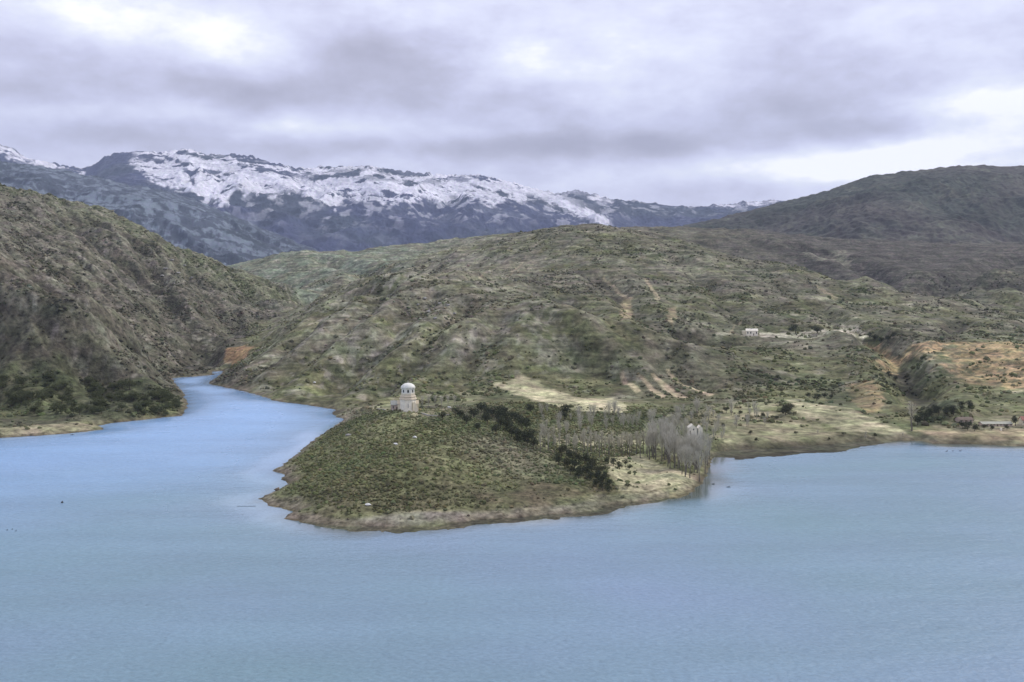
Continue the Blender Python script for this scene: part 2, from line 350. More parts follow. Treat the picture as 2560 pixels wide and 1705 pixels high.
# yellow grass fields and bare soil
patch([(1130,885),(1180,872),(1200,862),(1240,880),(1290,905),(1340,915),(1400,915),(1440,930),(1440,950),(1380,948),(1320,945),(1240,925),(1180,905)], YE*1.1, .95, 6, 4)
patch([(1040,905),(1120,885),(1150,900),(1080,925),(1010,940)], YE*.8, .45, 10, 8)
patch([(1395,1050),(1470,1045),(1540,1075),(1600,1105),(1590,1130),(1500,1142),(1430,1140),(1400,1100)], YE*1.0, .9, 5, 3)
patch([(1230,985),(1330,985),(1470,1000),(1470,1040),(1330,1045),(1235,1030)], YE*.85, .75, 8, 5)
patch([(1810,920),(1900,932),(1960,940),(2030,972),(2080,995),(2050,1000),(1950,990),(1870,972),(1830,955)], YE, .95, 5, 4)
patch([(1650,1000),(1720,950),(1780,935),(1860,985),(1980,1002),(2100,1003),(2080,1012),(1900,1018),(1660,1028)], YE*.75, .6, 6, 12)
patch([(1620,940),(1760,915),(1800,935),(1700,975),(1640,985)], YE*.66, .5, 8, 12)
patch([(2100,990),(2354,985),(2500,985),(2500,1020),(2354,1018),(2150,1012)], (.36,.30,.19), .8, 5, 3)
patch([(2240,960),(2354,955),(2400,975),(2300,985),(2240,980)], YE*.9, .8, 4, 3)
patch([(860,938),(920,935),(1000,940),(1060,948),(1020,962),(930,958),(860,955)], YE*.75, .6, 5, 4)
patch([(2070,830),(2090,795),(2130,785),(2190,790),(2150,810),(2110,822)], OR*1.05, .95, 5, 5)
patch([(1990,795),(2015,795),(2070,850),(2060,862),(2030,850),(1985,835),(2030,830)], OR*.95, .85, 4, 4)
patch([(2180,792),(2280,785),(2400,800),(2420,885),(2300,890),(2210,870),(2170,830)], OR*1.0, .85, 14, 18)
patch([(1960,885),(2000,875),(2030,900),(2020,945),(1985,955),(1960,920)], OR*.85, .75, 6, 6)
patch([(1430,690),(1448,685),(1452,712),(1450,735),(1428,738),(1425,715)], (.36,.29,.19), .85, 3, 2.0)
patch([(1535,712),(1552,705),(1558,735),(1545,750),(1533,738)], (.34,.275,.18), .8, 3, 2.0)
patch([(512,835),(525,805),(560,795),(590,800),(560,825),(530,845)], (.42,.27,.15), .9, 5, 6)
for (a, b) in (((1385,640),(1450,690)),((1480,640),(1510,690)),((1425,862),(1462,902)),((1462,862),(1520,912)),((1495,860),(1570,916)),((1530,852),(1630,910)),((1870,655),(1920,690)),((1200,600),(1100,640)),((1700,740),(1670,765))):
    lower = a[1] > 800; patch([a, (a[0]+(8 if lower else 6), a[1]-1), (b[0]+(13 if lower else 8), b[1]-2), (b[0], b[1]+3)], (.46,.38,.26), 1 if lower else .6, 1.0, .3)
patch([(1640,768),(1740,760),(1745,772),(1660,776)], PA*1.3, .9, 3, .8)
patch([(1745,766),(1850,762),(1995,764),(2000,776),(1880,776),(1748,775)], PA*1.45, 1, 1.5, .4)
patch([(1930,745),(1980,752),(1995,770),(1950,770)], PA*1.45, 1, 1.5, .4)
patch([(1480,600),(1640,590),(1650,625),(1560,630),(1500,620)], PA*.9, .45, 20, 18)
patch([(1060,640),(1130,605),(1220,590),(1230,605),(1130,640)], BR*1.6, .5, 12, 14)
patch([(1850,585),(1940,575),(1965,600),(1900,605)], PA*.8, .6, 14, 12)
patch([(850,1190),(960,1178),(1130,1180),(1140,1195),(960,1212),(800,1214),(780,1205)], GY*1.15, .9, 4, 2)
patch([(1180,1170),(1300,1160),(1400,1150),(1400,1165),(1250,1186),(1150,1194)], GY*1.0, .7, 5, 4)
patch([(1040,1190),(1250,1178),(1240,1188),(1110,1200)], BE, .7, 4, 2)
patch([(1385,1152),(1500,1143),(1590,1130),(1590,1142),(1480,1158),(1400,1164)], (.40,.33,.19), .8, 3, 2)
patch([(1100,1140),(1250,1110),(1400,1125),(1380,1150),(1200,1165)], (.13,.095,.065), .55, 16, 14)
patch([(700,1120),(900,1100),(1200,1110),(1350,1140),(1200,1180),(900,1190),(720,1185)], (.125,.112,.072), .45, 20, 16)
patch([(1400,1128),(1480,1132),(1540,1122),(1590,1108),(1592,1112),(1540,1126),(1480,1137),(1400,1132)], (.13,.12,.07), .8, 1, .4)
patch([(0,985),(120,975),(235,980),(200,995),(0,1008)], (.30,.27,.18), .8, 4, 3)
patch([(0,860),(150,850),(300,880),(410,905),(420,945),(250,955),(0,965)], GR*.75, .7, 16, 14)
patch([(1870,880),(1990,890),(2000,940),(1900,930)], DK, .6, 14, 10)
patch([(2110,925),(2210,925),(2200,960),(2110,980)], DK*.8, .8, 5, 4)
mixt((.17,.165,.10), (tone[..., 0] > .29)*(TY > 690)*(GA > .3)*sstep(-.05, .35, fbm(TX, TY, 7, 4, 801)+.3*n40)*.85)
mixt((.20,.185,.12), sstep(.15, .5, fbm(TX, TY, 12, 3, 191))*.55*sstep(540, 560, TY)*sstep(640, 600, TY)*sstep(.16, .2, GA))
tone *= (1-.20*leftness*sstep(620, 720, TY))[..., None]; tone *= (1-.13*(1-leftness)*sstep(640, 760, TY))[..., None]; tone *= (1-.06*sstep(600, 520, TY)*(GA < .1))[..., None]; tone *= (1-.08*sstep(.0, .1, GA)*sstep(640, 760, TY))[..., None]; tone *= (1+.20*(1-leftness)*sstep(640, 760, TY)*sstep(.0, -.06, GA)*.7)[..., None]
# stony, rusty bank just above the water line, everywhere
mixt((.225,.195,.145), sstep(5.5, 1.0, SD-3.0*n15-2*n40)*0.8*np.clip(.75+.8*fbm(TX, TY, 30, 3, 501), .25, 1))
mixt((.105,.088,.055), sstep(4.0, 0.5, SD-2*n15)*0.7)
mixt((.075,.07,.045), sstep(12, 3, SD+3*n15)*.75*sstep(.19, .21, GA)*sstep(.415, .395, GA))  # dark shore plants, with bank shade painted in to darken the reflection

mixt((.078,.075,.052), ((SD < .8) & (refl_strip_w > .5))*(.85+.3*n15)); tone[SD < -.5] *= (1+.25*np.clip(fbm(TX, TY, 5, 3, 711), -1, 1))[SD < -.5][:, None]  # added strip: dark bank reflection painted into its colour
mixt((.185,.165,.13), sstep(8, 3, SD+4*n15)*sstep(.4, 1.5, SD)*(TY < 520)*(GA < .16)*.6)
# ------------------------------------------------------------------ materials
def newmat(name):
    m = bpy.data.materials.new(name); m.use_nodes = True; t = m.node_tree
    b = t.nodes['Principled BSDF']; return m, t, b
def tnode(t, k, **kw):
    n = t.nodes.new(k)
    for a, b in kw.items(): setattr(n, a, b)
    return n
def simple(name, col, rough=0.8, var=0.25, scale=1.5, metal=0.0):
    m, t, b = newmat(name)
    tcn = tnode(t, 'ShaderNodeTexCoord'); nz = tnode(t, 'ShaderNodeTexNoise'); nz.inputs['Scale'].default_value = scale; nz.inputs['Detail'].default_value = 6
    t.links.new(tcn.outputs['Object'], nz.inputs['Vector'])
    mr = tnode(t, 'ShaderNodeMapRange'); t.links.new(nz.outputs['Fac'], mr.inputs[0]); mr.inputs[1].default_value = .3; mr.inputs[2].default_value = .7
    mr.inputs[3].default_value = 1-var; mr.inputs[4].default_value = 1+var*.6
    sc = tnode(t, 'ShaderNodeVectorMath', operation='SCALE'); sc.inputs[0].default_value = col; t.links.new(mr.outputs[0], sc.inputs['Scale'])
    t.links.new(sc.outputs[0], b.inputs['Base Color']); b.inputs['Roughness'].default_value = rough; b.inputs['Metallic'].default_value = metal
    b.inputs['Specular IOR Level'].default_value = 0.25
    return m
def land_material(name, scales, lo, hi, bump, bdist, band=0, blo=.72, bhi=1.32):
    m, t, b = newmat(name)
    at = tnode(t, 'ShaderNodeAttribute', attribute_name='tone'); g = tnode(t, 'ShaderNodeNewGeometry')
    prod = None
    for i, (sc_, det, l_, h_) in enumerate(scales):
        nz = tnode(t, 'ShaderNodeTexNoise'); nz.inputs['Scale'].default_value = 1.0/sc_; nz.inputs['Detail'].default_value = det; nz.inputs['Roughness'].default_value = .62
        t.links.new(g.outputs['Position'], nz.inputs['Vector'])
        mr = tnode(t, 'ShaderNodeMapRange'); t.links.new(nz.outputs['Fac'], mr.inputs[0])
        mr.inputs[1].default_value = .32; mr.inputs[2].default_value = .68; mr.inputs[3].default_value = l_; mr.inputs[4].default_value = h_
        if prod is None: prod = mr.outputs[0]; n0 = nz
        else:
            q_ = tnode(t, 'ShaderNodeMath', operation='MULTIPLY'); t.links.new(prod, q_.inputs[0]); t.links.new(mr.outputs[0], q_.inputs[1]); prod = q_.outputs[0]
    sc = tnode(t, 'ShaderNodeVectorMath', operation='SCALE'); t.links.new(at.outputs['Color'], sc.inputs[0]); t.links.new(prod, sc.inputs['Scale'])
    if band:
        mp = tnode(t, 'ShaderNodeMapping'); mp.inputs['Scale'].default_value = (1/42, 1/42, band); t.links.new(g.outputs['Position'], mp.inputs[0])
        nb_ = tnode(t, 'ShaderNodeTexNoise'); nb_.inputs['Scale'].default_value = 1; nb_.inputs['Detail'].default_value = 4; t.links.new(mp.outputs[0], nb_.inputs[0])
        mr = tnode(t, 'ShaderNodeMapRange'); t.links.new(nb_.outputs['Fac'], mr.inputs[0]); mr.inputs[1].default_value = .35; mr.inputs[2].default_value = .65; mr.inputs[3].default_value = blo; mr.inputs[4].default_value = bhi
        q_ = tnode(t, 'ShaderNodeMath', operation='MULTIPLY'); t.links.new(sc.inputs['Scale'].links[0].from_socket, q_.inputs[0]); t.links.new(mr.outputs[0], q_.inputs[1]); t.links.new(q_.outputs[0], sc.inputs['Scale'])
    # slight warm / cool drift of hue
    nz = tnode(t, 'ShaderNodeTexNoise'); nz.inputs['Scale'].default_value = 1/14; nz.inputs['Detail'].default_value = 5
    t.links.new(g.outputs['Position'], nz.inputs['Vector'])
    ramp = tnode(t, 'ShaderNodeValToRGB'); t.links.new(nz.outputs['Fac'], ramp.inputs[0])
    ramp.color_ramp.elements[0].position = .35; ramp.color_ramp.elements[0].color = (1.04, .97, .98, 1)
    ramp.color_ramp.elements[1].position = .65; ramp.color_ramp.elements[1].color = (.95, 1.03, .88, 1)
    mu = tnode(t, 'ShaderNodeVectorMath', operation='MULTIPLY'); t.links.new(sc.outputs[0], mu.inputs[0]); t.links.new(ramp.outputs[0], mu.inputs[1])
    t.links.new(mu.outputs[0], b.inputs['Base Color'])
    b.inputs['Roughness'].default_value = .95; b.inputs['Specular IOR Level'].default_value = .1
    bp = tnode(t, 'ShaderNodeBump'); bp.inputs['Strength'].default_value = bump; bp.inputs['Distance'].default_value = bdist
    t.links.new(n0.outputs['Fac'], bp.inputs['Height']); t.links.new(bp.outputs[0], b.inputs['Normal'])
    return m
M_near = land_material('near_ground', [(2.0, 6, .45, 1.60), (6, 5, .62, 1.40), (26, 3, .85, 1.14)], 0, 0, .6, .6, 1/1.4, .86, 1.16)
M_left = land_material('rocky_hillside_ground', [(4.0, 7, .40, 1.65), (12, 5, .62, 1.40), (46, 3, .78, 1.2)], 0, 0, .8, 2.2)
M_hill = land_material('hill_ground', [(4.5, 7, .50, 1.46), (13, 5, .64, 1.36), (50, 4, .76, 1.22)], 0, 0, .7, 1.6, 1/3.2)
M_far = land_material('far_hill_ground', [(14, 7, .55, 1.45), (50, 5, .75, 1.26), (220, 3, .85, 1.15)], 0, 0, .6, 5)
M_mtn = land_material('mountain_ground', [(38, 8, .80, 1.2), (130, 5, .85, 1.15), (500, 3, .9, 1.1)], 0, 0, .45, 9)

# split the modelled ground into its land forms
idx = np.arange(NA*NB).reshape(NB, NA)
quads = np.stack([idx[:-1,:-1], idx[:-1,1:], idx[1:,1:], idx[1:,:-1]], -1).reshape(-1, 4)
fx = (TX[:-1,:-1]+TX[1:,1:]).ravel()/2; fy = (TY[:-1,:-1]+TY[1:,1:]).ravel()/2; fsd = SD[:-1,:-1].ravel(); fz = Z[:-1,:-1].ravel()
keep = fsd > -28
U_ = fx/fy*FD+U0
crease = np.interp(np.log(fy), np.log([300, 900, 975, 1020, 1180, 1400, 1500, 1700, 2000, 2700]), [560, 560, 506, 545, 600, 690, 680, 560, 480, 300])
left = (U_ < crease) & (fy > 500)
pen_line = np.interp(U_, [500, 791, 900, 1100, 1300, 1500, 1650, 1700], [640, 640, 630, 620, 600, 570, 530, 500])
pen = (fy < pen_line) & (U_ < 1665) & ~((U_ < 560) & (fy > 480))
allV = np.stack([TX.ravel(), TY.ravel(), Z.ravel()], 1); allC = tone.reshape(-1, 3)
def sub(name, mask, mat):
    f = quads[mask & keep]; us, inv = np.unique(f, return_inverse=True)
    o = mesh_obj(name, allV[us], inv.reshape(-1, 4), mat, smooth=True, colattr=allC[us]); tag(o, kind='structure'); return o
left &= ~pen
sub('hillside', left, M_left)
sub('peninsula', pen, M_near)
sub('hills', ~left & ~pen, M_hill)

# lake bed / far ground sheet and lake surface
mb = MB(); mb.add([(-14000, -3000, -10), (14000, -3000, -10), (14000, 14000, -10), (-14000, 14000, -10)], [(0,1,2,3)])
tag(mb.build('ground', simple('silt_and_sheen', (.16,.15,.11), .95, .2, .02)), kind='structure')
m, t, b = newmat('lake_water'); M_water = m
g = tnode(t, 'ShaderNodeNewGeometry')
def mapn(scx, scy, det, rough=.6):
    mp = tnode(t, 'ShaderNodeMapping'); mp.inputs['Scale'].default_value = (scx, scy, 1); t.links.new(g.outputs['Position'], mp.inputs[0])
    n = tnode(t, 'ShaderNodeTexNoise'); n.inputs['Scale'].default_value = 1; n.inputs['Detail'].default_value = det; n.inputs['Roughness'].default_value = rough
    t.links.new(mp.outputs[0], n.inputs[0]); return n
big = mapn(1/240, 1/190, 3)
ramp = tnode(t, 'ShaderNodeValToRGB'); t.links.new(big.outputs['Fac'], ramp.inputs[0])
ramp.color_ramp.elements[0].position = .35; ramp.color_ramp.elements[0].color = (.172,.292,.325,1)
ramp.color_ramp.elements[1].position = .65; ramp.color_ramp.elements[1].color = (.208,.300,.410,1)
si = tnode(t, 'ShaderNodeAttribute', attribute_name='silt_and_sheen'); mxi = tnode(t, 'ShaderNodeMix', data_type='RGBA'); t.links.new(si.outputs['Fac'], mxi.inputs[0])
t.links.new(ramp.outputs[0], mxi.inputs[6]); mxi.inputs[7].default_value = (.275, .455, .70, 1)  # silty far water, with bright sky reflection painted into its colour
sh = tnode(t, 'ShaderNodeAttribute', attribute_name='shallow_refl'); mxs = tnode(t, 'ShaderNodeMix', data_type='RGBA'); t.links.new(sh.outputs['Fac'], mxs.inputs[0])  # shallows tint, also carrying the painted dark reflection of the bank
def wave_tint(node, lo, hi, src):
    q_ = tnode(t, 'ShaderNodeMapRange'); t.links.new(node.outputs['Fac'], q_.inputs[0]); q_.inputs[1].default_value = .35; q_.inputs[2].default_value = .65; q_.inputs[3].default_value = lo; q_.inputs[4].default_value = hi
    v_ = tnode(t, 'ShaderNodeVectorMath', operation='SCALE'); t.links.new(src, v_.inputs[0]); t.links.new(q_.outputs[0], v_.inputs['Scale']); return v_.outputs[0]
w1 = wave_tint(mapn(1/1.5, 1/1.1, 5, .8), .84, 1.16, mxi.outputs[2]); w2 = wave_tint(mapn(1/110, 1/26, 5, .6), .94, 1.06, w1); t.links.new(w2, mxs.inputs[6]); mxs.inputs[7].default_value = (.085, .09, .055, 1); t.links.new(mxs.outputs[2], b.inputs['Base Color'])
b.inputs['IOR'].default_value = 1.45
ca = tnode(t, 'ShaderNodeAttribute', attribute_name='calm')
def one_minus(k, hi):
    q_ = tnode(t, 'ShaderNodeMapRange'); t.links.new(ca.outputs['Fac'], q_.inputs[0]); q_.inputs[3].default_value = hi; q_.inputs[4].default_value = hi*k; return q_.outputs[0]
n_a = mapn(1/2.2, 1/1.3, 6, .75); n_b = mapn(1/9, 1/5, 4); n_r = mapn(1/160, 1/35, 4)
ad = tnode(t, 'ShaderNodeMath', operation='MULTIPLY_ADD'); t.links.new(n_b.outputs['Fac'], ad.inputs[0]); ad.inputs[1].default_value = 2.5; t.links.new(n_a.outputs['Fac'], ad.inputs[2])
bp = tnode(t, 'ShaderNodeBump'); bp.inputs['Distance'].default_value = .30; t.links.new(one_minus(.03, 1.2), bp.inputs['Strength'])
t.links.new(ad.outputs[0], bp.inputs['Height']); t.links.new(bp.outputs[0], b.inputs['Normal'])
mr = tnode(t, 'ShaderNodeMapRange'); t.links.new(n_r.outputs['Fac'], mr.inputs[0]); mr.inputs[1].default_value = .35; mr.inputs[2].default_value = .65; mr.inputs[3].default_value = .30; mr.inputs[4].default_value = .42
rm = tnode(t, 'ShaderNodeMath', operation='MULTIPLY'); t.links.new(mr.outputs[0], rm.inputs[0]); t.links.new(one_minus(.15, 1.0), rm.inputs[1]); t.links.new(rm.outputs[0], b.inputs['Roughness'])
gx = np.concatenate([[-3500, -2000, -1200], np.arange(-700, 901, 7.0), [1300, 2200, 3500]]); gy = np.concatenate([[-2500, -500, 0, 150, 250, 300], np.arange(320, 1101, 6.0), [1400, 2400]])
WX, WY = np.meshgrid(gx, gy); wsd = -sdist(WX, WY, poly)
calm = np.clip(1.5*np.exp(-np.clip(wsd, 0, None)/22)*(.85+.5*fbm(WX, WY, 60, 2, 311)), 0, 1); shal_refl = sstep(16+16*sstep(110, 140, WX)*sstep(222, 200, WX)*(WY > 470)*.6, 0, wsd+4*fbm(WX, WY, 22, 3, 312))*.9*sstep(-90, -50, WX+0*WY)*sstep(680, 560, WY)+sstep(5, 0, wsd)*.4  # shallows plus the dark shore reflection painted into the water colour
silt_and_sheen = np.clip(sstep(300, 760, WY-.55*WX+60*fbm(WX, WY, 200, 3, 320)), 0, 1)  # grows with distance and to the left: silt plus painted sky sheen
ix = np.arange(WX.size).reshape(WX.shape); F = np.stack([ix[:-1,:-1], ix[:-1,1:], ix[1:,1:], ix[1:,:-1]], -1).reshape(-1, 4)
tag(mesh_obj('water', np.stack([WX.ravel(), WY.ravel(), 0*WX.ravel()], 1), F, M_water, attrs={'silt_and_sheen': silt_and_sheen.ravel(), 'calm': calm.ravel(), 'shallow_refl': np.clip(shal_refl, 0, .9).ravel()}), kind='structure')

# ------------------------------------------------------------------ far hill and mountains
def nearc_(Y, Yc): return np.exp(-((Y-Yc)/220)**2)
def landform(name, crest, Yf, Yc, Yb, zf, zb_, nu, ny, amp, scl, seed, tonefn, mat, u0, u1, power=1.0, edge=0.25, jag=0.0):
    cu = np.array([c[0] for c in crest], float); cz = np.array([H+(V0-c[1])*Yc/FD for c in crest])
    us = np.linspace(u0, u1, nu); ts = np.linspace(0, 1, ny)
    U, T = np.meshgrid(us, ts)
    Y = np.where(T < .72, Yf+(Yc-Yf)*(T/.72), Yc+(Yb-Yc)*((T-.72)/.28)); X = (U-U0)/FD*Y
    zc = np.interp(U, cu, cz)
    s_ = np.clip((Y-Yf)/(Yc-Yf), 0, 1)**power; s2 = sstep(Yc, Yb, Y)
    z = np.where(Y <= Yc, zf+(zc-zf)*s_, zc+(zb_-zc)*s2)
    nearc = 1-np.exp(-((Y-Yc)/((Yc-Yf)*edge))**2)
    rg = ridged(X+scl*.35*fbm(X, Y, scl, 2, seed+50), Y+scl*.35*fbm(X, Y, scl, 2, seed+60), scl, 6, seed, .5)
    z = z+amp*(rg-.4)*(.12+.88*nearc)*sstep(0, .12, s_)+amp*.05*fbm(X, Y, scl*.05, 3, seed+9)
    z = z+jag*nearc_(Y, Yc)*(np.abs(perlin(X/90, Y/300, seed+70))*1.2+np.abs(perlin(X/35, Y/300, seed+71))*.5-.4)
    col = tonefn(X, Y, z, U, H and (V0-(z-H)*FD/Y), rg)
    ix = np.arange(nu*ny).reshape(ny, nu)
    F = np.stack([ix[:-1,:-1], ix[:-1,1:], ix[1:,1:], ix[1:,:-1]], -1).reshape(-1, 4)
    o = mesh_obj(name, np.stack([X.ravel(), Y.ravel(), z.ravel()], 1), F, mat, smooth=True, colattr=col.reshape(-1, 3))
    return tag(o, kind='structure')

def tone_dark(X, Y, z, U, V, rg):
    c = np.zeros(X.shape+(3,)); c[:] = (.066,.074,.064)
    k = sstep(-.3, .5, fbm(X, Y, 700, 4, 3))[..., None]; c = c*(1-k)+sm((.085,.078,.074))*k
    k = (sstep(.2, .7, fbm(X, Y*.5, 120, 4, 6)+.4*fbm(X, Y, 40, 3, 7))*.55)[..., None]; return c*(1-k)+sm((.13,.13,.105))*k
landform('far_hill', [(1000,640),(1300,560),(1450,540),(1560,521),(1640,506),(1700,491),(1800,464),(1850,453),(1900,440),(1960,418),(2010,402),(2040,401),(2060,399),(2130,392),(2200,382),(2250,380),(2300,382),(2354,381),(2450,384),(2700,400)],
         2350, 3500, 4700, 110, 200, 900, 400, 70, 520, 5, tone_dark, M_far, 1000, 2750, .85, .25, 3)

SNLO = ([0,100,195,205,290,330,380,430,480,520,545,580,625,675,720,770,800,860,919,950,1000,1065,1090,1124,1177,1230,1300,1387,1420,1500],
        [v_+7 for v_ in (352,378,393,364,368,395,421,440,455,468,434,442,451,436,450,475,448,448,458,449,461,448,452,466,446,450,470,508,440,440)])
CRM = [(0,331),(60,360),(100,371),(195,388),(240,360),(310,348),(435,343),(475,355),(550,356),(690,388),(780,383),(925,396),(1100,402),(1230,433),(1400,458)]
CU = [c[0] for c in CRM]; CV = [c[1] for c in CRM]
def tone_snow(X, Y, z, U, V, rg):
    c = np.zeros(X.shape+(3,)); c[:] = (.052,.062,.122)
    k = sstep(-.2, .5, fbm(X, Y, 900, 4, 13))[..., None]; c = c*(1-k)+sm((.044,.058,.086))*k
    k = (sstep(.2, .8, fbm(X, Y, 260, 4, 15))*.5)[..., None]; c = c*(1-k)+sm((.15,.165,.22))*k
    # snow lies above a snow line that follows the gullies; measured as ground height
    lo = np.interp(U, *SNLO); zl = H+(V0-lo)*Y/FD
    f = fbm(X, Y, 420, 5, 17, .6); f2 = fbm(X, Y, 150, 4, 27, .6)
    s_ = sstep(-20, 14, z-zl+34*f+30*f2+26*fbm(X, Y*.25, 70, 3, 57))
    strip = np.where((U > 1200) & (U < 1560), 0, 1)
    up = sstep(1400, 1200, U); s_ *= up
    # patches of rock blown free below the crest line
    rock = sstep(.14, .22, fbm(X*.5, Y, 260, 5, 37, .65)-.05)*sstep(30, 12, V-np.interp(U, CU, CV))*sstep(1200, 1000, U)
    rock = np.maximum(rock, sstep(.42, .50, fbm(X*.5, Y, 130, 5, 39, .65)))
    rock = np.maximum(rock, sstep(192,200,U)*sstep(320, 296, U+20*f)*1.0)
    f3 = fbm(X, Y*.4, 110, 5, 47, .65)
    for (a, b, w2) in (((590,368),(775,388),3.5),((550,378),(695,407),4.5),((715,410),(820,398),7.5),((844,385),(915,396),5),((408,372),(430,378),5),((435,396),(443,425),4),((320,354),(366,372),4.5),((413,350),(470,360),6),((490,359),(512,359),3.5),
        ((955,398),(985,400),3),((1065,404),(1140,412),2.5),((370,352),(395,366),3),((455,395),(520,400),2.5),((1300,444),(1362,462),6),((1085,425),(1165,450),3.5),((860,405),(900,409),2.5),((600,450),(660,440),5),((880,440),(935,452),3)):
        du, dv = b[0]-a[0], b[1]-a[1]; tt = np.clip(((U-a[0])*du+(V-a[1])*dv)/(du*du+dv*dv), 0, 1)
        dd = np.hypot(U-a[0]-tt*du, (V-a[1]-tt*dv)*1.3); rock = np.maximum(rock, sstep(w2+1.5, w2-1.5, dd+7*f3+3*f2))
    rock = np.maximum(rock, sstep(.30, .42, f3+.35*f2)*.9*sstep(60, 10, z-zl))
    s_ = s_*(1-np.clip(rock, 0, 1))
    # thin old snow in a gully and beside the right-hand summits
    for (a, b, w2) in (((1227,431),(1390,512),15), ((1650,471),(1700,474),4), ((1722,468),(1780,462),5), ((1370,455),(1400,462),7), ((345,418),(372,424),6)):
        du, dv = b[0]-a[0], b[1]-a[1]; tt = np.clip(((U-a[0])*du+(V-a[1])*dv)/(du*du+dv*dv), 0, 1)
        dd = np.hypot(U-a[0]-tt*du, (V-a[1]-tt*dv)*1.5); s_ = np.maximum(s_, sstep(w2+4, w2-4, dd+12*f2))
    th = sstep(.1, .6, f2+.3*f)*sstep(-260, -60, z-zl)*.5*sstep(400, 1200, U+300)
    s_ = np.clip(np.maximum(s_, th), 0, 1)[..., None]
    return c*(1-s_)+sm((.70,.69,.78))*s_
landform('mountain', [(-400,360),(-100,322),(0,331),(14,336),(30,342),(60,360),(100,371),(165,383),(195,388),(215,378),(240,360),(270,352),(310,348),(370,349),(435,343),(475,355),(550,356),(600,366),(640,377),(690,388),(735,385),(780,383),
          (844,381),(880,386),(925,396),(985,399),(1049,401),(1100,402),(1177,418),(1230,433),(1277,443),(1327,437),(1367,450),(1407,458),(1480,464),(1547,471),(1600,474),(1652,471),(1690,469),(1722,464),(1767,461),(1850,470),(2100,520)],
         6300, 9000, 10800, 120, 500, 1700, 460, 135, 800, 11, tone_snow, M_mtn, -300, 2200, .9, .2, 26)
def tone_spur(X, Y, z, U, V, rg):
    c = np.zeros(X.shape+(3,)); c[:] = (.066,.080,.108)
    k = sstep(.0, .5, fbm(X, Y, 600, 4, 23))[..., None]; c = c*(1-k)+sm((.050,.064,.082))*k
    k = (sstep(.0, .5, fbm(X, Y, 75, 5, 25, .7)+.5*fbm(X, Y, 700, 2, 29))*.75)[..., None]
    return c*(1-k)+sm((.20,.235,.29))*k
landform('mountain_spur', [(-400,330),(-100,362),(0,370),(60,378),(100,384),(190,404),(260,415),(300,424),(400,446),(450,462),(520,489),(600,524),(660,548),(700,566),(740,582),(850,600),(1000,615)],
         3300, 5600, 6800, 60, 150, 900, 300, 90, 620, 31, tone_spur, M_mtn, -350, 1000, .8, .25, 14)

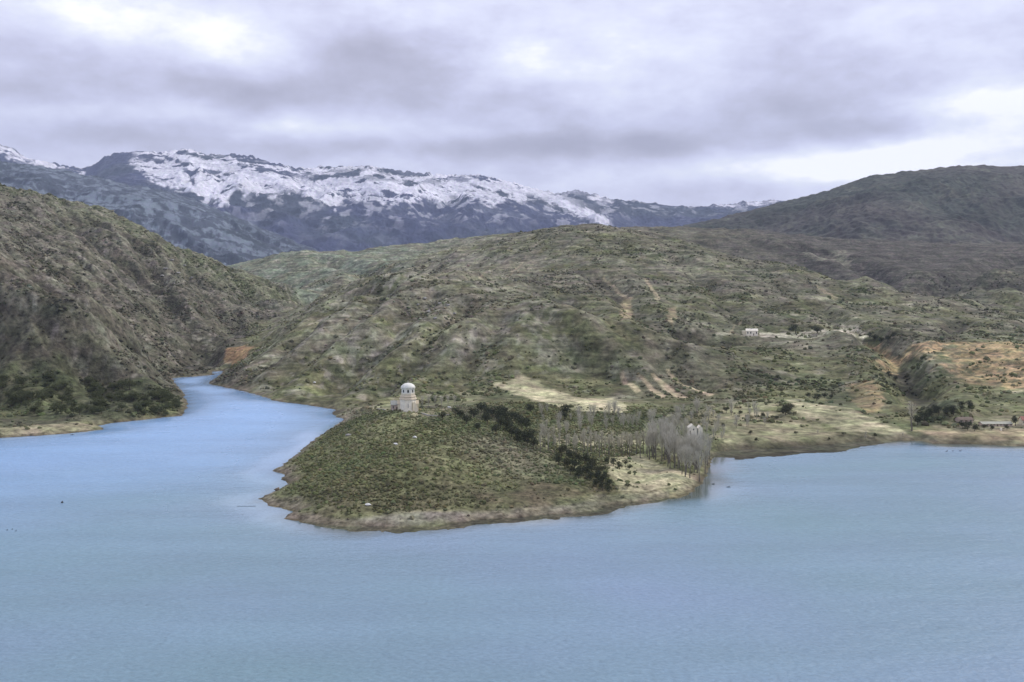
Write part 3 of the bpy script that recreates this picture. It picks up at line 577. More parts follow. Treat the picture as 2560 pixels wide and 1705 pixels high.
# ------------------------------------------------------------------ scrub
def blob_template(seed):
    r = np.random.default_rng(seed)
    t_ = (1+5**.5)/2
    V = np.array([(-1,t_,0),(1,t_,0),(-1,-t_,0),(1,-t_,0),(0,-1,t_),(0,1,t_),(0,-1,-t_),(0,1,-t_),(t_,0,-1),(t_,0,1),(-t_,0,-1),(-t_,0,1)])/math.hypot(1, t_)
    F = np.array([(0,11,5),(0,5,1),(0,1,7),(0,7,10),(0,10,11),(1,5,9),(5,11,4),(11,10,2),(10,7,6),(7,1,8),(3,9,4),(3,4,2),(3,2,6),(3,6,8),(3,8,9),(4,9,5),(2,4,11),(6,2,10),(8,6,7),(9,8,1)])
    V = V*(1+r.uniform(-.38, .38, (12, 1))); V[:, 2] = V[:, 2]*.8+.45
    return V, F
TPL = [blob_template(s_) for s_ in range(12)]
def scrub(name, n, amin, amax, ymin, ymax, size, mat, densfn, seed, label, shade=1.0):
    r = np.random.default_rng(seed)
    # even over the ground: rejection by area
    Y = np.sqrt(r.uniform(ymin**2, ymax**2, n)); a = r.uniform(amin, amax, n); X = a*Y
    b = np.log(Y); z = bil(Z, a, b); sdv = bil(SD, a, b)
    cl = fbm(X, Y, 34, 4, 101)+.8*fbm(X, Y, 110, 2, 103)+.5*bil(-rill, a, b)
    ok = (sdv > 3.5) & (z > .8) & (r.uniform(0, 1, n) < densfn(X, Y, a*FD+U0, z, cl))
    X, Y, z = X[ok], Y[ok], z[ok]
    inp = np.zeros(len(X), bool)
    for P in field_polys: inp |= inpoly(X, Y, P)
    kp = ~inp | (r.uniform(0, 1, len(X)) < .06); X, Y, z = X[kp], Y[kp], z[kp]
    for ru, rv in ((846,1163),(723,882),(953,1008),(910,1022),(800,1003),(1033,938)):
        rx, ry, _ = on_photo(ru, rv); kp = (np.abs(X-rx) > 2.2) | (Y > ry+2) | (Y < ry-7); X, Y, z = X[kp], Y[kp], z[kp]
    n = len(X); s_ = size*np.minimum(np.exp(r.normal(0, .48, n)), 2.6); rot = r.uniform(0, 6.283, n); kind = r.integers(0, len(TPL), n)
    col = r.uniform(0, 1, n)*.55+.45*np.clip(.5+.9*fbm(X, Y, 70, 3, 107), 0, 1)
    base = np.stack([bil(tone[..., c_], X/Y, np.log(Y)) for c_ in range(3)], 1); pale = sstep(.20, .27, base[:, 0])[:, None]; base = base*(1-pale)+np.array([[.15, .155, .085]])*pale; v_ = (.5+.75*col)*shade
    cc = base*v_[:, None]*(1+r.normal(0, .06, (n, 3)))*np.array([.98, 1.02, .9])
    VV, FF, AA = [], [], []; off = 0
    for k, (tv, tf) in enumerate(TPL):
        m_ = kind == k; q_ = m_.sum()
        if not q_: continue
        c_, s2 = np.cos(rot[m_])[:, None], np.sin(rot[m_])[:, None]
        vx = tv[None, :, 0]*c_-tv[None, :, 1]*s2; vy = tv[None, :, 0]*s2+tv[None, :, 1]*c_; vz = np.repeat(tv[None, :, 2], q_, 0)
        sc_ = s_[m_][:, None]
        V = np.stack([X[m_][:, None]+vx*sc_, Y[m_][:, None]+vy*sc_, z[m_][:, None]+vz*sc_*.9-.1*sc_], -1).reshape(-1, 3)
        F = (tf[None]+(np.arange(q_)*12)[:, None, None]).reshape(-1, 3)+off
        off += len(V); VV.append(V); FF.append(F); AA.append(np.repeat(cc[m_], 12, 0))
    o = mesh_obj(name, np.concatenate(VV), np.concatenate(FF), mat, colattr=np.clip(np.concatenate(AA), .02, .6))
    print(name, n)
    return tag(o, label, 'shrubs', kind='stuff')
def tone_mat(name):
    m, t, b = newmat(name); at = tnode(t, 'ShaderNodeAttribute', attribute_name='tone'); t.links.new(at.outputs['Color'], b.inputs['Base Color'])
    b.inputs['Roughness'].default_value = .95; b.inputs['Specular IOR Level'].default_value = .05; return m
def scrub_mat(name, cols):
    m, t, b = newmat(name)
    at = tnode(t, 'ShaderNodeAttribute', attribute_name='tint'); rp = tnode(t, 'ShaderNodeValToRGB'); t.links.new(at.outputs['Fac'], rp.inputs[0])
    el_ = rp.color_ramp.elements
    el_[0].color = (*cols[0], 1); el_[1].color = (*cols[-1], 1)
    for i, c in enumerate(cols[1:-1]):
        q_ = el_.new((i+1)/(len(cols)-1)); q_.color = (*c, 1)
    t.links.new(rp.outputs[0], b.inputs['Base Color']); b.inputs['Roughness'].default_value = .95; b.inputs['Specular IOR Level'].default_value = .05
    return m
def parea(P): return abs(np.sum(P[:,0]*np.roll(P[:,1],-1)-P[:,1]*np.roll(P[:,0],-1)))/2
field_polys = [patches[i] for i in (0, 2, 4, 7, 8)]+[P for P in patches[9:] if parea(P) < 1500]
M_s1 = M_s2 = M_s3 = tone_mat('scrub_foliage')
scrub('scrub', 80000, -.26, .21, 335, 640, .42, M_s1, lambda X, Y, U, z, c: np.where((z > 3) & (U < 1480), .34+.50*sstep(-.4, .5, c), .08), 1, 'olive and rusty low scrub covering the peninsula mound')
scrub('scrub', 100000, -.6, -.06, 560, 1500, .85, M_s2, lambda X, Y, U, z, c: np.where(U < np.interp(Y, [900, 975, 1180, 1400, 1500], [470, 506, 600, 690, 680]), .05+.75*sstep(-.1, .6, c), 0), 2, 'grey brown scrub covering the steep left hillside')
scrub('scrub', 165000, -.30, .60, 560, 1650, .85, M_s3, lambda X, Y, U, z, c: np.where((U > np.interp(Y, [900, 975, 1180, 1400, 1500], [470, 506, 600, 690, 680])) & (z > 2.5), .04+.62*sstep(-.1, .6, c), 0)*np.clip(900/Y, 0, 1), 3, 'mixed olive and straw coloured scrub on the central hills')

# ------------------------------------------------------------------ rocks
M_rock = simple('pale_rock', (.66,.66,.62), .85, .2, 1.2); M_grock = simple('grey_rock', (.34,.33,.30), .9, .3, 1.0)
def rock(u, v, size, label, mat=M_rock, cat='rock', flat=.7, group=None):
    X, Y, z = on_photo(u, v)
    r = np.random.default_rng(int(u*7+v)); V, F = blob_template(int(u+v))
    # one subdivision by hand for a chipped outline
    V = V.copy(); V[:, 2] = (V[:, 2]-.35)*flat; V *= np.array([1.25, .9, 1])
    mid = {}; VL = [p for p in V]; FL = []
    for a, b, c in F:
        ids = []
        for i, j in ((a, b), (b, c), (c, a)):
            k = (min(i, j), max(i, j))
            if k not in mid:
                VL.append((V[i]+V[j])/2*(1+r.uniform(-.02, .16))); mid[k] = len(VL)-1
            ids.append(mid[k])
        FL += [(a, ids[0], ids[2]), (b, ids[1], ids[0]), (c, ids[2], ids[1]), tuple(ids)]
    o = mesh_obj('boulder', np.array(VL)*size, np.array(FL), mat); o.location = (X, Y, z+size*.35)
    return tag(o, label, cat, group)
rock(846, 1163, 1.0, 'single bright white boulder low on the front of the scrubby mound')
rock(723, 882, 1.2, 'lone white boulder on the hill foot above the blue channel')
rock(953, 1008, 1.0, 'white slanted boulder on the mound slope below the church')
rock(910, 1022, .75, 'pale boulder on the mound slope left of and below the white slanted one')
rock(800, 1003, 1.1, 'small grey white boulder high on the left flank of the mound', M_grock)
rock(1033, 938, 1.0, 'small pale stone beside the track right of the church')
for i, (u, v, s_) in enumerate([(975,690,2.0),(1010,700,1.6),(985,718,1.8),(1030,705,1.5),(960,705,1.3),(1000,735,1.6),(965,735,1.2),(1045,725,1.3),(380,620,2.6),(395,600,2.2),(410,630,2.4),(372,640,2.0),(425,612,1.8),(440,640,2.0),(400,655,1.8)]):
    rock(u, v, s_, 'grey weathered outcrop rock among the scrub on the upper hill' if i < 8 else 'grey crag rock near the crest of the left hillside', M_grock,
         group='outcrop rocks of the central hill' if i < 8 else 'crag rocks of the left hillside', flat=.8)

# ------------------------------------------------------------------ trees
M_bark = simple('grey_bark', (.17,.155,.125), .9, .25, 3); M_twig = simple('pale_twigs', (.54,.51,.39), .9, .2, 2); M_twig2 = simple('grey_twigs', (.50,.48,.39), .9, .2, 2)
M_dark = scrub_mat('evergreen_leaves', [(.040,.050,.032),(.062,.074,.042),(.095,.105,.060),(.055,.062,.046)])
M_pine = scrub_mat('pine_needles', [(.075,.088,.040),(.105,.120,.058),(.150,.160,.085)])
M_olive = scrub_mat('olive_leaves', [(.06,.065,.036),(.085,.09,.05),(.11,.11,.065)])
M_brown = simple('brown_bark', (.10,.08,.06), .9, .2, 3)

def leaf_crown(r, blobs, nleaf, ls):
    V = []; T = []
    for (cx, cy, cz, rx, rz) in blobs:
        n = max(12, int(nleaf*rx*rx)); d = r.normal(0, 1, (n, 3)); d /= np.linalg.norm(d, axis=1)[:, None]
        p = d*(r.uniform(.55, 1.08, (n, 1)))*np.array([rx, rx, rz])+np.array([cx, cy, cz])
        a = r.normal(0, 1, (n, 3)); a /= np.linalg.norm(a, axis=1)[:, None]; b_ = np.cross(a, d+.01); b_ /= np.linalg.norm(b_, axis=1)[:, None]
        s_ = ls*r.uniform(.6, 1.4, (n, 1))
        V.append(np.stack([p+a*s_, p-a*s_*.6+b_*s_*.8, p-a*s_*.6-b_*s_*.8, p+d*s_*.7], 1).reshape(-1, 3)); T.append(np.repeat(r.uniform(0, 1, n), 4))
    V = np.concatenate(V); n = len(V)//4; k = np.arange(n)[:, None]*4
    F = np.concatenate([k+np.array([0,1,2]), k+np.array([0,3,1]), k+np.array([1,3,2])])
    return V, F, np.concatenate(T)
def leafy_tree(name, seed, mat, wide=1.0, conical=False):
    """unit tree, one metre tall; scaled on placing"""
    r = np.random.default_rng(seed); root = empty(name, (0, 0, 0)); root.rotation_euler = (0, 0, 0)
    t_ = MB(); t_.tube((0,0,-.05), (.01,.01,.3), .035, .025, 6); t_.tube((.01,.01,.3), (.02,0,.8), .025, .006, 5)
    for k in range(6):
        a = k*1.05+r.uniform(0, .5); h = r.uniform(.25, .5); t_.tube((.01,.01,h), (.22*math.cos(a)*wide, .22*math.sin(a)*wide, h+.2), .014, .004, 4)
    t_.build('trunk', M_brown, root)
    bl = []
    if conical:
        for k in range(7):
            h = .16+.12*k; rr = .24*(1-k/7.6)*wide
            for j in range(3): a = r.uniform(0, 6.28); bl.append((rr*.35*math.cos(a), rr*.35*math.sin(a), h, rr*.8, .11))
    else:
        for k in range(11):
            a = r.uniform(0, 6.28); d_ = r.uniform(.05, .26)*wide; bl.append((d_*math.cos(a), d_*math.sin(a), r.uniform(.33, .80), r.uniform(.13, .21)*wide, r.uniform(.12, .2)))
    V, F, T = leaf_crown(r, bl, 1300, .034)
    mesh_obj('crown', V, F, mat, root, attrs={'tint': T})
    return root
def bare_tree(name, seed, mat, spread=.16, ntw=150, thick=1.0, base=.22):
    r = np.random.default_rng(seed); root = empty(name, (0, 0, 0))
    t_ = MB(); pts = [np.array((0, 0, -.03))]
    for k in range(1, 7): pts.append(np.array((r.normal(0, .008), r.normal(0, .008), k/6.0*.93)))
    for k in range(6): t_.tube(pts[k], pts[k+1], .013*(1-k/6.5)*thick+.002, .013*(1-(k+1)/6.5)*thick+.002, 5)
    t_.build('trunk', M_bark, root)
    c_ = MB()
    for k in range(ntw):
        h = r.uniform(base, .9); a = r.uniform(0, 6.28); ln = spread*(1.25-.75*abs(h-.45)/.5)*r.uniform(.5, 1.1)
        p0 = np.array((0, 0, h)); p1 = p0+np.array((math.cos(a)*ln*.55, math.sin(a)*ln*.55, ln*r.uniform(.7, 1.5)))
        p2 = p1+np.array((math.cos(a+r.normal(0, .5))*ln*.35, math.sin(a+r.normal(0, .5))*ln*.35, ln*r.uniform(.5, 1.1)))
        c_.tube(p0, p1, .0042*thick, .0026*thick, 3); c_.tube(p1, p2, .0026*thick, .0012*thick, 3)
        for _ in range(3):
            q0 = p1+(p2-p1)*r.uniform(0, .8); q1 = q0+np.array((r.normal(0, .35)*ln, r.normal(0, .35)*ln, ln*r.uniform(.3, .8))); c_.tube(q0, q1, .0018*thick, .0010*thick, 3)
    c_.build('crown', mat, root)
    return root
PROTO = {}
def place(kind, X, Y, z, hgt, rz, label, cat, group=None, sx=1.0):
    fam, free = PROTO[kind]; k = random.randrange(len(fam))
    src = fam[k]
    if free[k]: root = src; free[k] = False
    else:
        root = src.copy(); C.objects.link(root)
        for ch in [c for c in bpy.data.objects if c.parent == src]:
            c2 = ch.copy(); C.objects.link(c2); c2.parent = root
    root.location = (X, Y, z-.02*hgt); root.rotation_euler = (random.uniform(-.03, .03), random.uniform(-.03, .03), rz); root.scale = (hgt*sx, hgt*sx, hgt)
    if 'group' in root: del root['group']
    tag(root, label, cat, group); return root
def fam(kind, name, fn, n, *a, **k): PROTO[kind] = ([fn(name, 100*len(PROTO)+i, *a, **k) for i in range(n)], [True]*n)
fam('oak', 'evergreen_tree', leafy_tree, 4, M_dark, wide=1.25)
fam('pine', 'evergreen_bush', leafy_tree, 4, M_pine, wide=1.5)
fam('olive', 'olive_green_bush', leafy_tree, 3, M_olive, wide=1.5)
fam('poplar', 'poplar_tree', bare_tree, 6, M_twig2, spread=.20, ntw=50, thick=1.5, base=.32)
fam('palepop', 'poplar_tree', bare_tree, 4, M_twig, spread=.13, ntw=44, thick=1.6, base=.4)
fam('bare', 'bare_tree', bare_tree, 4, M_twig2, spread=.30, ntw=60, thick=1.6, base=.2)
SPLIT = {}
def at_photo(kind, u, v, hpx, label, cat, group=None, sx=1.0):
    if group in SPLIT:
        axis, cuts, words = SPLIT[group]; label = label+', '+words[sum((u if axis == 'u' else v) > c_ for c_ in cuts)]
    X, Y, z = on_photo(u, v); return place(kind, X, Y, z, hpx*Y/FD, random.uniform(0, 6.28), label, cat, group, sx)

SPLIT.update({'bare grey poplars of the shore grove': ('v', (1062, 1085), ('in its back rows', 'in its middle rows', 'at its front by the water')),
 'thin pale poplars planted in rows': ('u', (1320, 1420), ('left part', 'middle part', 'right part by the grove')),
 'grey bare trees behind the poplar rows': ('u', (1360, 1490), ('left part', 'middle part', 'right part')),
 'green evergreen bushes low on the left hillside': ('u', (100, 210, 310), ('at the left frame edge', 'left of the middle', 'right of the middle', 'nearest the channel')),
 'dark evergreens along the crest of the mound': ('u', (1110, 1170), ('church end', 'middle of the belt', 'end near the poplars')),
 'dark trees down the right edge of the mound': ('u', (1330, 1368), ('upper end', 'middle', 'lower end by the meadow'))})
at_photo('oak', 1297, 968, 44, 'tall near black evergreen tree standing alone at the foot of the pale grass field', 'tree', sx=.75)
at_photo('oak', 1219, 952, 28, 'dark evergreen tree at the left end of the grove, just left of the tallest one', 'tree')
g1 = 'dark evergreens along the crest of the mound'
for u, v, h in [(1018,966,18),(1048,958,20),(1072,975,22),(1088,962,24),(1108,950,24),(1120,975,26),(1132,962,24),(1150,988,26),(1155,955,24),(1165,975,24),(1176,1003,26),(1182,968,22),(1200,988,26),(1206,1012,26),(1226,1032,24),(1190,1020,22),(1140,1000,22),(1100,990,18),(1222,1015,26),(1120,958,20),(1143,970,24),(1162,962,22),(1166,990,24),(1188,1010,24),(1192,978,22),(1212,1022,26),(1210,985,22),(1062,962,18)]:
    at_photo('oak', u, v+2, h*1.35, 'dark evergreen in the belt behind the mound crest', 'tree', g1)
g2 = 'dark trees down the right edge of the mound'
for u, v, h in [(1290,1048,26),(1284,1068,24),(1308,1058,26),(1320,1078,24),(1336,1094,24),(1345,1068,26),(1360,1084,24),(1372,1100,22),(1384,1112,22),(1400,1122,20),(1356,1104,20),(1330,1062,22),(1298,1075,22),(1312,1090,20),(1330,1100,20),(1348,1090,22),(1366,1072,20),(1378,1092,22),(1392,1104,20),(1400,1134,16),(1385,1128,18),(1368,1118,18)]:
    at_photo('oak' if random.random() < .6 else 'olive', u, v+2, h*1.25, 'dark bushy tree along the right edge of the mound', 'tree', g2)
g3 = 'dark trees at the head of the lower meadow'
for u, v, h in [(1410,1072,22),(1424,1080,20),(1438,1070,18),(1446,1080,16),(1398,1066,18)]:
    at_photo('oak', u, v, h, 'small near black tree at the head of the pale lower meadow', 'tree', g3)
at_photo('olive', 1442, 1124, 14, 'single round bush in the middle of the lower meadow', 'bush')
g4 = 'bare grey poplars of the shore grove'
pg = []
while len(pg) < 58:
    u = random.uniform(1492, 1640); v = random.uniform(1036, 1116)
    lo = np.interp(u, [1500, 1540, 1580, 1615, 1635], [1058, 1082, 1100, 1112, 1090])
    if v < lo: pg.append((u, v))
for u, v in pg:
    X, Y, z = on_photo(u, v)
    if z < .25: continue
    at_photo('poplar', u, v, min(random.uniform(54, 80), max(30, v-1006+random.uniform(-4, 8)) if u > 1555 else 80), 'leafless grey poplar in the shore grove', 'tree', g4)
g5 = 'thin pale poplars planted in rows'
for k in range(46):
    u = 1240+k*5.8+random.uniform(-3, 3); v = np.interp(u, [1240, 1350, 1500], [1036, 1046, 1050])+random.uniform(-8, 5)
    if 1275 < u < 1300 and random.random() < .5: continue
    at_photo('palepop', u, v, random.uniform(42, 58), 'thin pale poplar in the planted rows', 'tree', g5)
g6 = 'grey bare trees behind the poplar rows'
for k in range(72):
    u = random.uniform(1240, 1640) if k < 60 else random.uniform(1640, 1760); v = random.choice([982, 990, 968, 1000, 955])+random.uniform(-5, 5)
    at_photo('bare', u, v, random.uniform(16, 32), 'low leafless tree behind the poplar rows', 'tree', g6)
g7 = 'grey bare trees around the church yard'
for u, v, h in [(985,935,22),(1000,932,20),(1015,934,20),(970,938,24),(1030,930,18),(1045,930,18),(905,936,14)]:
    at_photo('bare', u, v, h, 'leafless grey tree beside the churchyard', 'tree', g7)
g8 = 'bare trees around the small white gabled house'
for u, v, h in [(1560,985,30),(1545,992,34),(1625,1000,26),(1640,1010,24),(1575,1015,30),(1660,1015,20),(1530,1000,34)]:
    at_photo('bare', u, v, h, 'leafless tree beside the small white gabled house', 'tree', g8)
at_photo('palepop', 2096, 992, 66, 'tall pale slender poplar standing alone by the right shore', 'tree', sx=1.4)
g9 = 'dark trees in the hollow by the right shore'
for u, v, h in [(2110,978,34),(2124,970,30),(2140,962,26),(2158,958,26),(2176,958,24),(2192,955,26),(2208,945,24),(2230,940,22),(2150,950,22)]:
    at_photo('oak', u, v, h, 'dark tree in the hollow right of the pale slender poplar', 'tree', g9)
g10 = 'scattered bushes above the right shore'
for u, v, h in [(2213,985,22),(2225,990,24),(2240,992,22),(2262,988,14),(2280,990,14),(2315,988,14)]:
    at_photo('olive' if u > 2250 else 'oak', u, v, h, 'dark bush in front of the long low shed', 'bush', g10)
at_photo('oak', 2334, 980, 28, 'dark upright tree between the long low shed and the red roofed house', 'tree', sx=.8)
at_photo('oak', 1829, 768, 25, 'round dark tree on the hillside terrace, the one nearer the white farmhouse', 'tree', sx=1.5)
at_photo('oak', 1879, 768, 23, 'round dark tree on the hillside terrace, second one right of the white farmhouse', 'tree', sx=1.45)
at_photo('oak', 1789, 875, 14, 'small near black bush alone on the green slope below the farmhouse', 'bush', sx=1.1)
at_photo('oak', 1878, 922, 20, 'dark bush at the top edge of the tan hill field', 'bush', sx=1.3)
g11 = 'dark scrub trees in the right ravine'
for u, v, h in [(2010,785,18),(2025,790,18),(2040,788,18),(2055,780,16),(1998,778,14),(1895,915,16),(1912,918,14),(1860,915,14),(2045,870,18),(2060,878,16)]:
    at_photo('oak', u, v, h, 'dark scrub tree in the ravine below the hillside terrace', 'tree', g11)
g12 = 'olive bushes on the shore terraces'
for u, v, h in [(1806,955,28),(1814,950,26),(1765,968,18),(1752,962,16),(1780,970,18),(1690,985,14),(1725,1000,12),(1830,1000,10),(1880,1000,10),(1940,1002,10),(1990,1004,10),(2010,1006,12),(1740,1018,12),(1660,985,14),(1700,955,14),(1720,940,14),(1670,950,16),(1640,960,16),(1990,1012,9),(2075,1006,9),(1905,1014,9)]:
    at_photo('olive' if random.random() < .6 else 'bare', u, v, h, 'scrubby bush on the stony terraces of the right shore', 'bush', g12)
g13 = 'green evergreen bushes low on the left hillside'
k = 0
while k < 95:
    u = random.uniform(-20, 415); v = random.uniform(850, 956)
    top = np.interp(u, [0, 150, 300, 415], [860, 880, 895, 915]); den = .35+.65*(v > 915)
    if v < top or random.random() > den: continue
    at_photo('pine', u, v, random.uniform(14, 28), 'green evergreen bush low on the left hillside', 'bush', g13, sx=1.1); k += 1
# remove unused prototypes
for kd, (fs, free) in PROTO.items():
    for r_, fr in zip(fs, free):
        if fr:
            for ch in [c for c in bpy.data.objects if c.parent == r_]: bpy.data.objects.remove(ch)
            bpy.data.objects.remove(r_)

# ------------------------------------------------------------------ church
M_white = simple('white_render', (.86,.81,.66), .8, .16, .8); M_cream = simple('cream_render', (.68,.62,.46), .8, .08, .8)
M_tile = simple('tan_tiles', (.62,.54,.39), .85, .2, 2.5); M_glass = simple('dark_glass', (.05,.055,.05), .3, .1, 1)
M_dome = simple('pale_dome_metal', (.78,.78,.68), .55, .08, .8); M_stone = simple('grey_stone', (.42,.41,.37), .9, .2, 1.5)
M_pink = simple('pink_render', (.52,.42,.34), .85, .12, 1); M_groof = simple('grey_roof', (.34,.35,.31), .85, .2, 1.5)
M_red = simple('red_roof', (.33,.16,.12), .85, .2, 1.5); M_wood = simple('dark_wood', (.12,.09,.06), .8, .2, 2)
X, Y, z = on_photo(938, 944); k = Y/FD
ch = empty('church', (X, Y, z-.3), .12); tag(ch, 'cream and white domed church standing on the crest of the peninsula', 'church')
hw = 19.5*k; zt_ = 26*k+.3     # half width, body height
m_ = MB()
m_.lathe([(hw*1.06, -1.5), (hw*1.06, .5), (hw, .5), (hw, zt_)], 8, ph=R(22.5)); m_.build('wall', M_white, ch)
m_ = MB(); m_.box(-hw*1.22, hw*1.22, -hw*.28, hw*.6, -1.5, zt_*.62); m_.tri_prism(-hw*1.22, hw*1.22, -hw*.28, hw*.6, zt_*.62, zt_*.86); m_.build('transept', M_cream, ch)
m_ = MB(); m_.gable(-hw*1.22, hw*1.22, -hw*.28, hw*.6, zt_*.625, zt_*.875, .1, .2); m_.build('transept_roof', M_tile, ch)
m_ = MB(); m_.lathe([(hw*1.10, zt_), (hw*1.10, zt_+.25), (hw*.93, zt_+5*k), (hw*.93, zt_+6*k)], 8, ph=R(22.5)); m_.build('lower_roof', M_tile, ch)
z1 = zt_+6*k
m_ = MB(); m_.lathe([(hw*1.0, z1), (hw*1.0, z1+.2), (hw*.88, z1+3*k), (hw*.86, z1+5*k)], 8, ph=R(22.5)); m_.build('upper_roof', M_tile, ch)
z2 = z1+5*k
m_ = MB(); m_.lathe([(hw*.86, z2), (hw*.86, z2+3*k)], 8, ph=R(22.5)); m_.build('drum_base', M_cream, ch)
z3 = z2+3*k; hd = 10.5*k; rd = hw*.82
m_ = MB(); m_.lathe([(rd, z3), (rd, z3+hd), (rd*1.1, z3+hd), (rd*1.1, z3+hd+.16)], 8, ph=R(22.5)); dr = m_.build('drum', M_dome, ch)
for i in range(8):
    a = i*math.pi/4; ca, sa = math.cos(a), math.sin(a); ri = rd*.924
    wv = .46; pts = [(-wv, z3+.45), (wv, z3+.45), (wv, z3+hd*.62)]+[(wv*math.cos(t_), z3+hd*.62+wv*math.sin(t_)) for t_ in (R(45), R(90), R(135))]+[(-wv, z3+hd*.62)]
    V = [((ri+o_)*ca-x*sa, (ri+o_)*sa+x*ca, zz) for o_ in (-.05, .04) for x, zz in pts]; n = len(pts)
    mm = MB(); mm.add(V, [tuple(range(n))[::-1], tuple(range(n, 2*n))]+[(j, (j+1) % n, n+(j+1) % n, n+j) for j in range(n)])
    mm.build('window', M_glass, ch)
z4 = z3+hd+.16
m_ = MB(); m_.lathe([(rd*1.06*math.cos(t_), z4+12*k*math.sin(t_)) for t_ in [R(x) for x in (0, 15, 30, 45, 60, 75, 88)]], 16); dm = m_.build('dome', M_dome, ch, True)
zt2 = z4+11.9*k
m_ = MB(); m_.box(-.06, .06, -.06, .06, zt2, zt2+1.3); m_.box(-.35, .35, -.05, .05, zt2+.75, zt2+.87); m_.build('cross', M_stone, dm)
for i in range(7):
    a = R(-90+(i-3)*28); ca, sa = math.cos(a), math.sin(a); r0 = hw*.99
    mm = MB(); V = [((r0+o_)*ca-x*sa, (r0+o_)*sa+x*ca, zz) for o_ in (-.06, .05) for x, zz in ((-.22, zt_*.35), (.22, zt_*.35), (.22, zt_*.62), (0, zt_*.70), (-.22, zt_*.62))]
    mm.add(V, [(4,3,2,1,0), (5,6,7,8,9)]+[(j, (j+1) % 5, 5+(j+1) % 5, 5+j) for j in range(5)])
    if i % 3 == 0: mm.build('window', M_stone, ch)
mm = MB(); mm.add([(hw*.55,-hw*.98,-1.2),(hw*1.35,-hw*.75,-1.2),(hw*1.30,-hw*.3,-1.2),(hw*.5,-hw*.5,-1.2),(hw*.55,-hw*.95,zt_*.8),(hw*.8,-hw*.75,zt_*.8),(hw*.8,-hw*.4,zt_*.8),(hw*.5,-hw*.5,zt_*.8)],
   [(0,3,2,1),(4,5,6,7),(0,1,5,4),(1,2,6,5),(2,3,7,6),(3,0,4,7)]); mm.build('buttress', M_cream, ch)

def house(u, v, wpx, hpx, depth, name, label, wallm, roofm, rz=0.0, rise=.35, wins=3, door=True, cat='house'):
    X, Y, z = on_photo(u, v); k = Y/FD; w2 = wpx*k/2; h = hpx*k*(1-rise); rr = hpx*k*rise
    o = empty(name, (X, Y, z-.1), rz); tag(o, label, cat)
    m_ = MB(); m_.box(-w2, w2, -depth/2, depth/2, -1.5, h); m_.tri_prism(-w2, w2, -depth/2, depth/2, h, h+rr); m_.build('wall', wallm, o)
    m_ = MB(); m_.gable(-w2, w2, -depth/2, depth/2, h+.01, h+rr+.01, .12, .3); m_.build('roof', roofm, o)
    ww = min(.5, w2*.12)
    for i in range(wins):
        x = -w2+(i+.5+(0 if not door else .0))*2*w2/wins
        if door and i == wins//2:
            mm = MB(); mm.box(x-.45, x+.45, -depth/2-.04, -depth/2+.05, .0, min(2.0, h*.8)); mm.build('door', M_wood, o); continue
        mm = MB(); mm.box(x-ww-.08, x+ww+.08, -depth/2-.03, -depth/2+.05, h*.36, h*.80); fr = mm.build('window', M_stone, o)
        mm = MB(); mm.box(x-ww, x+ww, -depth/2-.05, -depth/2+.03, h*.40, h*.76); mm.build('pane', M_glass, fr)
    return o
house(908, 943, 18, 22, 4.0, 'outbuilding', 'small pinkish outbuilding with grey roof left of the church', M_pink, M_groof, R(10), .35, 2, True, 'building')
# churchyard wall
def wall_line(pts, hh, th, name, label, mat, step=2.0):
    P = [on_photo(u, v) for u, v in pts]; mb_ = MB()
    ox, oy, oz = P[0]
    for (xa, ya, _), (xb, yb, _) in zip(P[:-1], P[1:]):
        L_ = math.hypot(xb-xa, yb-ya); n = max(1, int(L_/step)); nx, ny = -(yb-ya)/L_*th/2, (xb-xa)/L_*th/2
        for i in range(n):
            f0, f1 = i/n, (i+1)/n; x0, y0, x1, y1 = xa+(xb-xa)*f0, ya+(yb-ya)*f0, xa+(xb-xa)*f1, ya+(yb-ya)*f1
            g0, g1 = float(ground(x0, y0)), float(ground(x1, y1))
            V = [(x0-nx-ox,y0-ny-oy,g0-.6-oz),(x1-nx-ox,y1-ny-oy,g1-.6-oz),(x1+nx-ox,y1+ny-oy,g1-.6-oz),(x0+nx-ox,y0+ny-oy,g0-.6-oz),(x0-nx-ox,y0-ny-oy,g0+hh-oz),(x1-nx-ox,y1-ny-oy,g1+hh-oz),(x1+nx-ox,y1+ny-oy,g1+hh-oz),(x0+nx-ox,y0+ny-oy,g0+hh-oz)]
            mb_.add(V, [(0,3,2,1),(4,5,6,7),(0,1,5,4),(2,3,7,6)]+([(3,0,4,7)] if i == 0 else [])+([(1,2,6,5)] if i == n-1 else []))
    o = mb_.build(name, mat); o.location = (ox, oy, oz); return tag(o, label, 'wall')
wall_line([(868,942),(885,944),(903,947)], .9, .4, 'stone_wall', 'low pale stone wall running left from the church outbuilding', M_stone)
wall_line([(962,950),(985,956),(1010,958),(1035,955)], .5, .5, 'stone_wall', 'low pale kerb wall curving along the crest right of the church', M_stone)

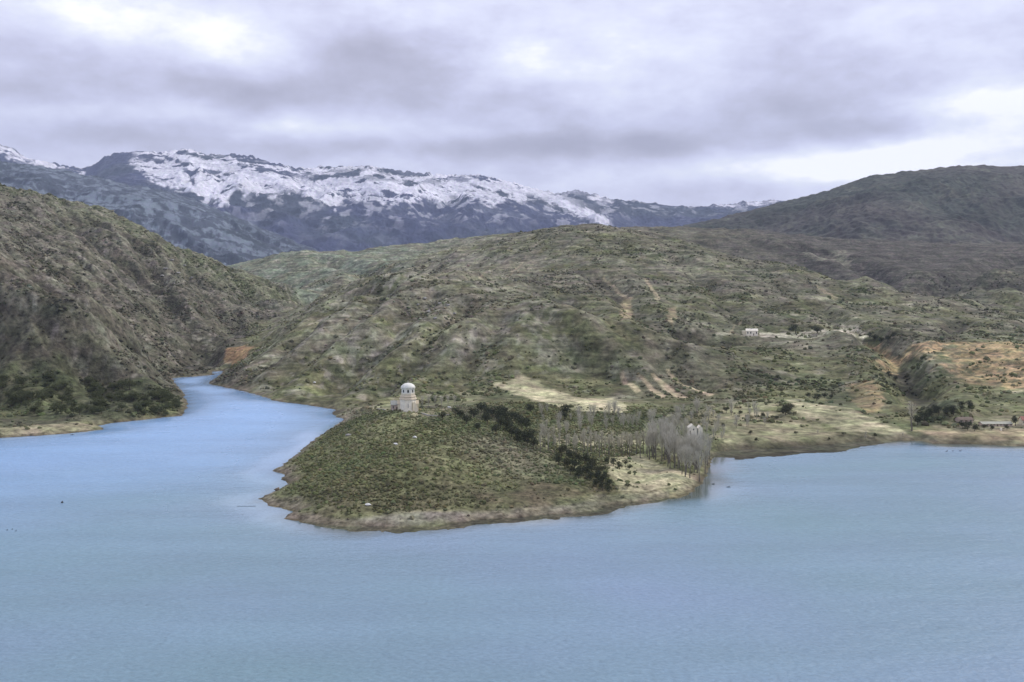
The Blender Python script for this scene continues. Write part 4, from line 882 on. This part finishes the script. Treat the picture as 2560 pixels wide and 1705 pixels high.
# small white gabled house behind the poplar grove
X, Y, z = on_photo(1592, 996); k = Y/FD
o = empty('gabled_house', (X, Y-6, z+.6), 0); tag(o, 'small bright white house with two gable fronts behind the poplar grove', 'house')
def front(x0, x1, hh, peak, y0, name='gable_wing'):
    m_ = MB(); xm = (x0+x1)/2
    V = [(x0,y0,-1.5),(x1,y0,-1.5),(x1,y0,hh),(xm,y0,peak),(x0,y0,hh)]; V += [(a, b+5.0, c) for a, b, c in V]
    m_.add(V, [(4,3,2,1,0)[::-1], (5,6,7,8,9)[::-1]]+[(j, (j+1) % 5, 5+(j+1) % 5, 5+j)[::-1] for j in range(5)]); w_o = m_.build(name, M_white, o)
    m_ = MB(); e_ = .2
    for (xa, za, xb, zb2) in ((x0-e_, hh-.1, xm, peak+.05), (x1+e_, hh-.1, xm, peak+.05)):
        m_.add([(xa,y0+.0,za+.03),(xb,y0+.0,zb2+.03),(xb,y0+5.1,zb2+.03),(xa,y0+5.1,za+.03),(xa,y0+.0,za+.13),(xb,y0+.0,zb2+.13),(xb,y0+5.1,zb2+.13),(xa,y0+5.1,za+.13)],
               [(0,3,2,1),(4,5,6,7),(0,1,5,4),(1,2,6,5),(2,3,7,6),(3,0,4,7)])
    m_.build('roof', M_white, o); return w_o
wa = front(-15*k, 3*k, 14*k, 21*k, -2.5); wb = front(7*k, 16.5*k, 13*k, 18*k, -2.3)
mm = MB(); mm.box(3*k+.002, 7*k-.002, -1.6, 2.0, -1.5, 12*k); mm.build('porch', M_groof, o)
mm = MB(); mm.box(-5.6*k, -2.9*k, -2.55, -2.45, 9*k, 12.5*k); mm.build('window', M_glass, o)
mm = MB(); mm.box(-13*k, -10*k, -2.56, -2.45, 0, 8*k); mm.build('door', M_wood, o)

# farmhouse on the terrace
fh = house(1728, 771, 26, 15, 7.0, 'farmhouse', 'white farmhouse with a lower cream wing on the hillside terrace', M_white, M_white, R(-6), .28, 4, True)
X, Y, z = fh.location; k = Y/FD
mm = MB(); mm.box(-21*k, -13.1*k, -3.0, 2.6, -1.5, 9*k); wg = mm.build('wing', M_cream, fh)
mm = MB(); mm.box(-21.5*k, -12.9*k, -3.3, 2.9, 9.02*k, 10*k); mm.build('wing_roof', M_white, fh)
mm = MB(); mm.box(-2*k, 1.2*k, -.6, .6, 13.2*k, 16.5*k); mm.build('chimney', M_groof, fh)
# right shore buildings
house(2288, 979, 70, 9, 5.0, 'long_shed', 'long low pale shed with light roof near the right shore', M_pink, simple('pale_sheet_roof', (.42,.42,.33), .8, .15, .6), R(2), .4, 9, True, 'shed')
house(2216, 970, 34, 11, 4.5, 'barn', 'brown roofed low barn left of the long pale shed', M_pink, simple('brown_roof', (.20,.16,.12), .9, .2, 1.5), R(4), .45, 3, True, 'barn')
house(2358, 976, 24, 18, 5.0, 'red_roofed_house', 'cream house with red roof cut by the right edge of the photo', M_cream, M_red, R(-3), .4, 3, True)
X, Y, z = on_photo(2301, 991)
tk = MB(); tk.lathe([(.45, -.2), (.5, .2), (.5, 1.2), (.32, 1.5), (.12, 1.6)], 12); o = tk.build('water_tank', M_white); o.location = (X, Y, z); tag(o, 'small white tank standing in front of the long low shed', 'tank')

# ------------------------------------------------------------------ things afloat and birds
M_float = simple('dark_float', (.05,.05,.045), .6, .2, 3)
def water_pt(u, v): Y = shoreY(v); return (u-U0)/FD*Y, Y
X, Y = water_pt(143, 1156); mm = MB(); mm.lathe([(.2, -.3), (.42, -.1), (.45, .25), (.25, .5), (.1, .8)], 10); o = mm.build('buoy', M_float); o.location = (X, Y, 0); tag(o, 'small dark buoy alone on the open water at the left', 'buoy')
X, Y = water_pt(566, 1164); mm = MB()
for i in range(7): mm.tube((-3.6+i*1.03, .1*math.sin(i*1.3), .03), (-3.6+(i+1)*1.03, .1*math.sin((i+1)*1.3), .03), .07+.02*(i % 2), .07+.02*((i+1) % 2), 6)
o = mm.build('floating_branch', M_float); o.location = (X, Y, 0); tag(o, 'thin dark branch floating left of the peninsula tip', 'branch')
for i, (u, v, l_, lb) in enumerate([(1640, 1113, 1.4, 'dark driftwood floating just off the poplar grove'), (1675, 1120, 1.8, 'dark driftwood floating farther out, right of the piece off the poplar grove'), (166, 1000, 2.4, 'dark driftwood lying in the shallows by the left shore')]):
    X, Y = water_pt(u, v); mm = MB(); mm.tube((-l_/2, 0, .05), (0, .1, .12), .12, .2, 7); mm.tube((0, .1, .12), (l_/2, -.05, .05), .2, .08, 7); mm.tube((.1, .1, .15), (.35, .3, .7), .07, .03, 5)
    o = mm.build('driftwood', M_float); o.location = (X, Y, 0); tag(o, lb, 'driftwood')
def duck(u, v, s_, label, group):
    X, Y = water_pt(u, v)
    b_ = MB(); b_.lathe([(.02, -.12), (.16, -.05), (.2, .04), (.12, .14), (.02, .18)], 10)
    V = [(x*1.9, y, zz) for x, y, zz in b_.v]; b_.v = V
    b_.lathe([(.04, .1), (.045, .26), (.085, .32), (.085, .38), (.02, .44)], 8, cx=.28); b_.tube((.33, 0, .35), (.47, 0, .33), .03, .012, 5)
    o = b_.build('duck', M_float); o.location = (X, Y, 0); o.scale = (s_,)*3; o.rotation_euler[2] = random.uniform(-.6, .6); tag(o, label, 'duck', group)
for u, v, s_ in [(2176,1038,1.6),(2190,1037,1.2),(2207,1037,1.7)]: duck(u, v, s_, 'dark duck swimming off the right shore', 'ducks off the right shore')
for u, v, s_ in [(16,1219,1.0),(28,1217,.9),(36,1221,.9)]: duck(u, v, s_, 'dark duck swimming at the left edge of the lake', 'ducks at the left edge')

# ------------------------------------------------------------------ haze
mm = MB(); mm.box(-12000, 12000, -2800, 13500, -11, 2300)
m, t, b = newmat('haze_air'); t.nodes.remove(b); out = t.nodes['Material Output']
pv = tnode(t, 'ShaderNodeVolumePrincipled'); pv.inputs['Color'].default_value = (.66,.78,1.0,1); pv.inputs['Density'].default_value = 4.2e-5; pv.inputs['Anisotropy'].default_value = .1
t.links.new(pv.outputs[0], out.inputs['Volume'])
hz = mm.build('haze', m); tag(hz, kind='stuff')
